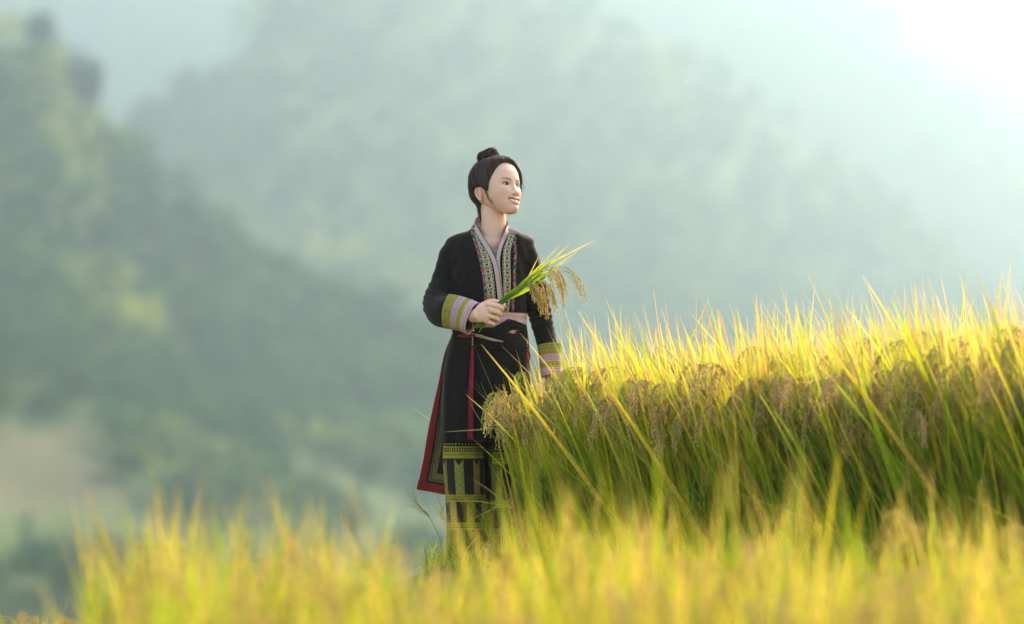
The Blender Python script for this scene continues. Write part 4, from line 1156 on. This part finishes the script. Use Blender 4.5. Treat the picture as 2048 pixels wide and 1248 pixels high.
for (e, Y, w, tp, mx_, my_) in ends:
    jx = rg.normal()*2.2; jy = rg.normal()*2.2
    P = [wp(960+jx, 652+jy, -.214), wp(985+jx*.5, 626+jy*.5, -.216), wp(1005+jx*.6, 603+jy*.6, -.217), wp(mx_+jx, my_+jy, (Y-.217)/2), wp(e[0], e[1], Y)]
    blade_path(P, w*1.25, np.array([.16, .34, .02]), np.array([.42, .50, .04]), tp, lf)
bchild(lf, 'leaves', M['leaf'])
st = Bag(); tops = []
for k in range(9):
    jx, jy, jz = rg.normal()*2.6, rg.normal()*2.6, rg.normal()*.004
    ex, ey = rg.uniform(1036, 1086), 0; ey = 603-(ex-1005)*.78+rg.normal()*6
    P = [wp(957+jx*1.3, 655+jy, -.213+jz), wp(985+jx*.5, 626+jy*.5, -.216+jz*.6), wp(1006+jx*.6, 602+jy*.6, -.217+jz), wp(ex, ey, -.215+rg.normal()*.012)]
    tube(st, P, [.0026, .0024, .0020, .0011], 20, 6, np.array([.20, .40, .03])*rg.uniform(.75, 1.3))
    tops.append(P[-1])
bchild(st, 'stalks', M['leaf'])
for k, tp in enumerate(tops):
    b = Bag(); panicle(b, tp, rg.normal()*.35, 0, rg.uniform(2.8, 3.1), rg.uniform(.13, .19), rg, np.clip(.5+rg.normal()*.25, 0, 1), 200, 1.0, up=1.0)
    bchild(b, 'panicle', M['grain'])
for tp in (wp(1120, 545, -.2), wp(1110, 535, -.19)):
    b = Bag(); tube(b, [wp(1060, 565, -.21), tp], [.0012, .0009], 8, 4, (.4, .45, .1), cap=False); panicle(b, tp, .1, 0, 2.8, .17, rg, .5, 60, .9, up=1.3); bchild(b, 'panicle', M['grain'])
def clump_leaves(bag, c, n, h, lean_az, lean, rg, p, spread=.30, wid=.011, tipp=.6, tall=.05):
    base = np.stack([c[0]+rg.normal(size=n)*.035, c[1]+rg.normal(size=n)*.035, np.full(n, c[2]-.03)], 1)
    az = rg.uniform(0, 2*np.pi, n); tl = np.abs(rg.normal(size=n))*spread
    dx, dy = np.sin(tl)*np.cos(az)+lean*math.cos(lean_az), np.sin(tl)*np.sin(az)+lean*math.sin(lean_az)
    az, tl = np.arctan2(dy, dx), np.arcsin(np.clip(np.hypot(dx, dy), 0, .95))
    ln = h*rg.uniform(.72, 1.06, n)/np.sqrt(np.clip(np.cos(tl), .5, 1))
    ln[rg.uniform(size=n) < tall] *= 1.14
    V, F, col = blades(n, base, az, tl, rg.uniform(-.05, .5, n), ln, wid*rg.uniform(.6, 1.25, n), leaf_cols(n, rg, p)*1.0, leaf_cols(n, rg, p), (rg.uniform(size=n) < tipp)*rg.uniform(.4, 1, n), rg)
    bag.add(V, F, col)
def clump_panicles(c, n, h, lean_az, lean, rg, gold, gs=1.0, droop=(2.5, 3.0), ngr=95, daz=None, L=(.17, .24), sp=.10):
    out = []
    for q in range(n):
        b = Bag()
        az = (lean_az if daz is None else daz)+rg.normal()*.7
        hh = h*rg.uniform(.86, 1.0)
        top = np.array([c[0]+math.cos(lean_az)*lean*hh+rg.normal()*sp, c[1]+math.sin(lean_az)*lean*hh+rg.normal()*sp, c[2]+hh-.04])
        foot = np.array([c[0]+rg.normal()*.03, c[1]+rg.normal()*.03, c[2]-.02])
        mid = foot*.5+top*.5 + np.array([-math.cos(az), -math.sin(az), 0])*.03
        tube(b, [foot, mid, top], [.0022, .0015, .0012], 9, 4, np.array([.20, .28, .03]), cap=False)
        panicle(b, top, az, 0, rg.uniform(*droop), rg.uniform(*L), rg, np.clip(gold+rg.normal()*.25, 0, 1), ngr, gs)
        out.append(b)
    return out
PG = [.14, .32, .28, .14, .07, .05]; PY = [.08, .24, .30, .22, .11, .05]
def bank_line(x): return -.22 - .97*(x-.05)

rg = np.random.default_rng(5)
# field interior: one mass nobody could count
bl, bp = Bag(), Bag()
for gx in np.arange(.25, 4.2, .17):
    for k, gy in enumerate(np.arange(.36, 4.0, .19)):
        x = gx+rg.normal()*.03; y = bank_line(gx)+gy+rg.normal()*.03
        if x < max(.18+.084*gy, -.18+.30*y): continue
        z = float(terrain(x, y))
        h = .90+rg.normal()*.03 - .04*min(1, gy/2) + .17*min(1, x/1.9)
        clump_leaves(bl, (x, y, z), 19, h, math.pi, .10, rg, PY, spread=.2, wid=.016, tall=.10)
        for b in clump_panicles((x, y, z), 1, h*.88, math.pi, .12, rg, .6, 1.5, ngr=90): 
            bp.V += b.V; bp.C += b.C
            bp.Q += [f+bp.n for f in b.Q]; bp.T += [f+bp.n for f in b.T]; bp.n += b.n
rf = empty('rice_field', (1.5, 1, 0)); tag(rf, 'dense ripe rice standing behind the front edge of the raised bank', 'rice field', kind='stuff')
M4 = Matrix.Translation((-1.5, -1, 0))
for nm, bb, mt in (('leaves', bl, M['leaf']), ('panicles', bp, M['grain'])):
    o = bb.build(nm, mt, rf); o.data.transform(M4); o['kind'] = 'stuff'

# front edge: plants of their own, built from eight different ones
def rice_plant(kind, rg):
    green = kind % 2 == 0; end = kind >= 14
    t = empty('rice_plant')
    b = Bag(); clump_leaves(b, (0, 0, 0), 31, .84, math.pi*1.12, .12 if end else .17, rg, PG, spread=.12 if end else .17, wid=.017, tall=.1)
    # broad upright blades that overtop the heads
    clump_leaves(b, (0, 0, 0), 5 if end else 12, .90 if end else .95, math.pi*1.1, .06 if end else .12, rg, [.08, .30, .30, .18, .12, .02], spread=.12 if end else .19, wid=.024, tall=.0, tipp=.9)
    # lower, half-dead leaves round the foot
    clump_leaves(b, (0, 0, 0), 12 if end else 19, .60, math.pi*1.25, .2, rg, [.30, .30, .12, .08, .08, .12], spread=.12 if end else .3, wid=.011)
    b.build('leaves', M['leaf'], t)
    for q in range(6):
        hh = rg.uniform(.70, .80) if end else rg.uniform(.60, .755)
        pb = clump_panicles((0, 0, 0), 1, hh, math.pi*1.12, .19 if end else .20, rg, .2 if green else .8, 1.3, daz=math.pi*1.15+rg.normal()*.4, sp=.07, droop=(2.5, 3.1), L=(.17, .25), ngr=180)[0]
        pb.build('panicle', M['grain'], t)
    return t
def copy_tree(o, parent=None):
    c = o.copy(); link(c, parent)
    for ch in o.children: copy_tree(ch, c)
    return c
protos = [rice_plant(k, rg) for k in range(14)]+[rice_plant(14, rg), rice_plant(15, rg), rice_plant(16, rg)]
GR = 'rice plants along the front edge of the raised bank'
spots = []
for row in range(3):
    for x in np.arange(.125+.035*row, 3.2, .115):
        spots.append((x+rg.normal()*.02, bank_line(x)+row*.13+rg.normal()*.02, row))
used = set()
for i, (x, y, row) in enumerate(spots):
    k = int(rg.integers(0, 14)) if x > .40 else 14+i % 3
    t = protos[k] if k not in used else copy_tree(protos[k]); used.add(k)
    t.location = (x, y, float(terrain(x, y))+rg.normal()*.012); t.rotation_euler = (0, 0, rg.normal()*(.2 if k > 13 else .45))
    s = rg.uniform(.94, 1.06)*(.93+.07*min(1, x/.5)+.17*min(1, x/1.9)); t.scale = (s, s, s)
    if x < .2 and row == 0:
        tag(t, 'leftmost rice plant of the raised bank, its heads hanging in front of the black skirt', 'rice plant', GR)
    else:
        tag(t, 'rice plant with %s heads %s bank' % ('greenish' if k % 2 == 0 else 'golden', 'beside the woman, at the end of the' if x < .7 else 'along the middle of the' if x < 1.5 else 'in the blurry right part of the'), 'rice plant', GR)
for k in range(17):
    if k not in used:
        for c in list(protos[k].children): bpy.data.objects.remove(c)
        bpy.data.objects.remove(protos[k])

# foreground terrace (out of focus)
bl, bp = Bag(), Bag()
for gy in np.arange(-7.3, -4.55, .16):
    d = gy-CAM_Y
    for gx in np.arange(-.112*d, .145*d+1.2, .17):
        x = gx+rg.normal()*.03; y = gy+rg.normal()*.03
        if x < -.105*d+.04 : continue
        lf = sstep(-.11*d, -.02*d, x)
        h = .795+rg.normal()*.055+.03*math.sin(x*5+y)-.11*math.exp(-((x/d*16.4+.15)/.28)**2)
        if rg.uniform() < .12*(1-lf): continue
        p = np.array(PG)*(1-lf)+np.array(PY)*lf; p /= p.sum()
        clump_leaves(bl, (x, y, float(terrain(x, y))), 20, h, rg.uniform(0, 6.28), .05, rg, p, spread=.14, wid=.018, tall=.22)
        for b in clump_panicles((x, y, float(terrain(x, y))), 1, h*.90, 0, .03, rg, .8, 1.6, ngr=60, daz=rg.uniform(0, 6.28)):
            bp.V += b.V; bp.C += b.C
            bp.Q += [f+bp.n for f in b.Q]; bp.T += [f+bp.n for f in b.T]; bp.n += b.n
# taller green plants at the left end of the foreground
for q in range(9):
    y = rg.uniform(-6.2, -5.2); d = y-CAM_Y; x = -(.107-.0085*q)*d+rg.normal()*.02
    clump_leaves(bl, (x, y, float(terrain(x, y))), 15, .78+rg.normal()*.04, rg.uniform(0, 6.28), .10, rg, [.45, .35, .12, .05, .03, 0], spread=.13, wid=.020, tall=.2, tipp=.9)
bl.C = [c*np.array([.78, .81, .7]) for c in bl.C]
rf = empty('rice_field', (0, -7, -.5)); tag(rf, 'blurred yellow rice filling the near foreground along the bottom', 'rice field', kind='stuff')
for nm, bb, mt in (('leaves', bl, M['leaf']), ('panicles', bp, M['grain'])):
    o = bb.build(nm, mt, rf); o.data.transform(Matrix.Translation((0, 7, .5))); o['kind'] = 'stuff'
# small lower terrace at the bottom left corner
bl, bp = Bag(), Bag()
for gx in np.arange(-4.2, -1.75, .13):
    for gy in np.arange(1.2, 2.6, .14):
        x = gx+rg.normal()*.03; y = gy+rg.normal()*.03; z = float(terrain(x, y))
        h = .52 + .05*sstep(-1.8, -2.4, x)+rg.normal()*.02
        clump_leaves(bl, (x, y, z), 22, h, 0, .03, rg, PY, spread=.2, wid=.008)
        for b in clump_panicles((x, y, z), 2, h*.95, 0, .03, rg, .8, 1.0, ngr=45, daz=rg.uniform(0, 6.28)):
            bp.V += b.V; bp.C += b.C
            bp.Q += [f+bp.n for f in b.Q]; bp.T += [f+bp.n for f in b.T]; bp.n += b.n
rf = empty('rice_field', (-3, 2, -.85)); tag(rf, 'low golden rice of the lower terrace in the bottom left corner', 'rice field', kind='stuff')
for nm, bb, mt in (('leaves', bl, M['leaf']), ('panicles', bp, M['grain'])):
    o = bb.build(nm, mt, rf); o.data.transform(Matrix.Translation((3, -2, .85))); o['kind'] = 'stuff'

# tangled grass at the woman's feet and below the bank
bl = Bag()
n = 2600
x = rg.uniform(-.35, 2.4, n); y = bank_line(np.maximum(x, .0)) - np.abs(rg.normal(size=n))*.28 - .02
y = np.where(x < .0, rg.uniform(-.45, .35, n), y)
base = np.stack([x, y, terrain(x, y)-.02], 1)
hh = rg.uniform(.10, .30, n)*np.where(x < -.05, .6, 1)
V, F, c = blades(n, base, rg.uniform(0, 6.28, n), np.abs(rg.normal(size=n))*.35, rg.uniform(0, 1.6, n), hh, rg.uniform(.002, .006, n),
                 leaf_cols(n, rg, [.4, .3, .12, .04, .04, .10]), leaf_cols(n, rg, [.25, .3, .2, .08, .05, .12]), (rg.uniform(size=n) < .3)*.8, rg)
bl.add(V, F, c)
# thin dry stalks
m = 160
for q in range(m):
    xx = rg.uniform(-.05, .55); yy = bank_line(max(xx, 0))-rg.uniform(.02, .4); zz = float(terrain(xx, yy)); a = rg.uniform(0, 6.28); L = rg.uniform(.15, .34)
    pts = [(xx, yy, zz)]
    d = np.array([math.cos(a)*.5, math.sin(a)*.5, 1.0]); p = np.array(pts[0], float)
    for j in range(3): p = p + d*L/3; pts.append(tuple(p)); d = d+rg.normal(size=3)*.6
    tube(bl, pts, [.0011, .0006], 8, 4, np.array([.30, .20, .09])*rg.uniform(.6, 1.3), cap=False)
o = bl.build('wild_grass', M['leaf']); tag(o, 'tangled green and dry grass at the foot of the rice bank', 'grass', kind='stuff')

# three seed-head grasses standing apart beside the skirt
def seed_grass(foot, mid, top, label):
    b = Bag(); g = Bag(); foot, mid, top = [np.array(q) for q in (foot, mid, top)]
    t = empty('wild_grass', foot)
    C = cr([foot, mid, top], 14)-foot
    tube(b, C, [.0013, .0008], 14, 5, (.26, .30, .08), cap=False)
    for q in range(16):
        s = .62+.38*q/16; i = int(s*13); d = rg.normal(size=3)*.5+(C[i]-C[i-1])/np.linalg.norm(C[i]-C[i-1])
        L = rg.uniform(.02, .045); e = C[i]+d*L
        tube(b, [C[i], (C[i]+e)/2+rg.normal(size=3)*.002, e], [.0005, .0004], 5, 3, (.40, .30, .14), cap=False)
        for r_ in range(4): ball(g, C[i]+d*L*(.4+.2*r_)+rg.normal(size=3)*.002, (.0016, .0016, .0026), 5, 4, np.array([.50, .34, .16])*rg.uniform(.7, 1.2))
    b.build('stalk', M['leaf'], t); g.build('seed_head', M['grain'], t)
    tag(t, label, 'grass')
seed_grass(W(893, 1130, -.1), W(868, 1050, -.1), W(826, 996, -.12), 'thin seed-head grass arching left beside the patterned trouser leg')
seed_grass(W(905, 1130, -.05), W(893, 1060, -.05), W(880, 1005, -.02), 'short upright seed-head grass close against the trouser leg')
seed_grass(W(742, 1150, -.2), W(722, 1090, -.2), W(688, 1035, -.22), 'lone faint grass head rising left of the woman above the blurred rice')
# long single blades crossing the trousers
def lone_blade(pts, w, c0, c1, label):
    C = cr([np.array(p) for p in pts], 22); foot = C[0].copy(); C = C-foot
    T, U, B = frames(C, (0, 1, 0)); s = np.linspace(0, 1, 22)
    ww = w*np.clip(np.minimum(.5+s*3, 1)*np.power(1-s, .55), .03, 1)[:, None]
    V = np.stack([C-B*ww*.5, C+U*ww*.15, C+B*ww*.5], 1).reshape(-1, 3)
    c = np.repeat(np.array(c0)*(1-s[:, None])+np.array(c1)*s[:, None], 3, 0)
    o = obj('grass_blade', V, grid_faces(22, 3), M['leaf'], None, c); o.location = foot
    tag(o, label, 'grass')
lone_blade([W(1200, 1150, -.2), W(1120, 1075, -.28), W(1040, 1020, -.32), W(925, 998, -.34)], .011, (.16, .26, .03), (.5, .42, .06), 'long green blade crossing the trousers, curving in from the right')
lone_blade([W(1075, 1140, -.2), W(1040, 1035, -.30), W(985, 985, -.34), W(944, 958, -.34)], .010, (.22, .16, .06), (.45, .25, .14), 'dry reddish blade leaning left across the trousers')
lone_blade([W(1120, 930, -.2), W(1075, 968, -.28), W(1000, 1010, -.33), W(938, 1042, -.34)], .008, (.18, .30, .05), (.26, .36, .08), 'pale green blade slanting down to the left across the trousers')
lone_blade([W(1060, 880, -.25), W(1010, 858, -.32), W(950, 860, -.36), W(888, 864, -.36)], .008, (.2, .3, .06), (.5, .45, .2), 'thin pale blade lying level across the skirt hem')
lone_blade([W(1020, 905, -.2), W(985, 872, -.3), W(955, 832, -.34), W(938, 800, -.34)], .006, (.2, .28, .08), (.35, .35, .15), 'short thin blade rising left across the black skirt')
lone_blade([W(1410, 1060, -.75), W(1500, 985, -.9), W(1560, 955, -.95), W(1620, 925, -.95)], .012, (.14, .24, .03), (.3, .4, .08), 'broad green blade slanting up to the right across the bank face')
# ------------------------------------------------------------------ haze
hm, nt, _p = mat_new('haze_air')
nt.nodes.remove(_p)
pv = nt.nodes.new('ShaderNodeVolumePrincipled')
pv.inputs['Color'].default_value = (.335, .465, .575, 1)
pv.inputs['Density'].default_value = .00064
pv.inputs['Anisotropy'].default_value = .785
nt.links.new(pv.outputs[0], nt.nodes['Material Output'].inputs['Volume'])
x0, x1, y0, y1, z0, z1 = -3200., 3200., -60., 5200., -60., 540.
V = [(x, y, z) for x in (x0, x1) for y in (y0, y1) for z in (z0, z1)]
F = [(0, 1, 3, 2), (4, 6, 7, 5), (0, 4, 5, 1), (2, 3, 7, 6), (0, 2, 6, 4), (1, 5, 7, 3)]
hz = obj('haze', V, F, hm, smooth=False); tag(hz, kind='stuff'); hz['label'] = 'pale teal morning haze filling the valley'
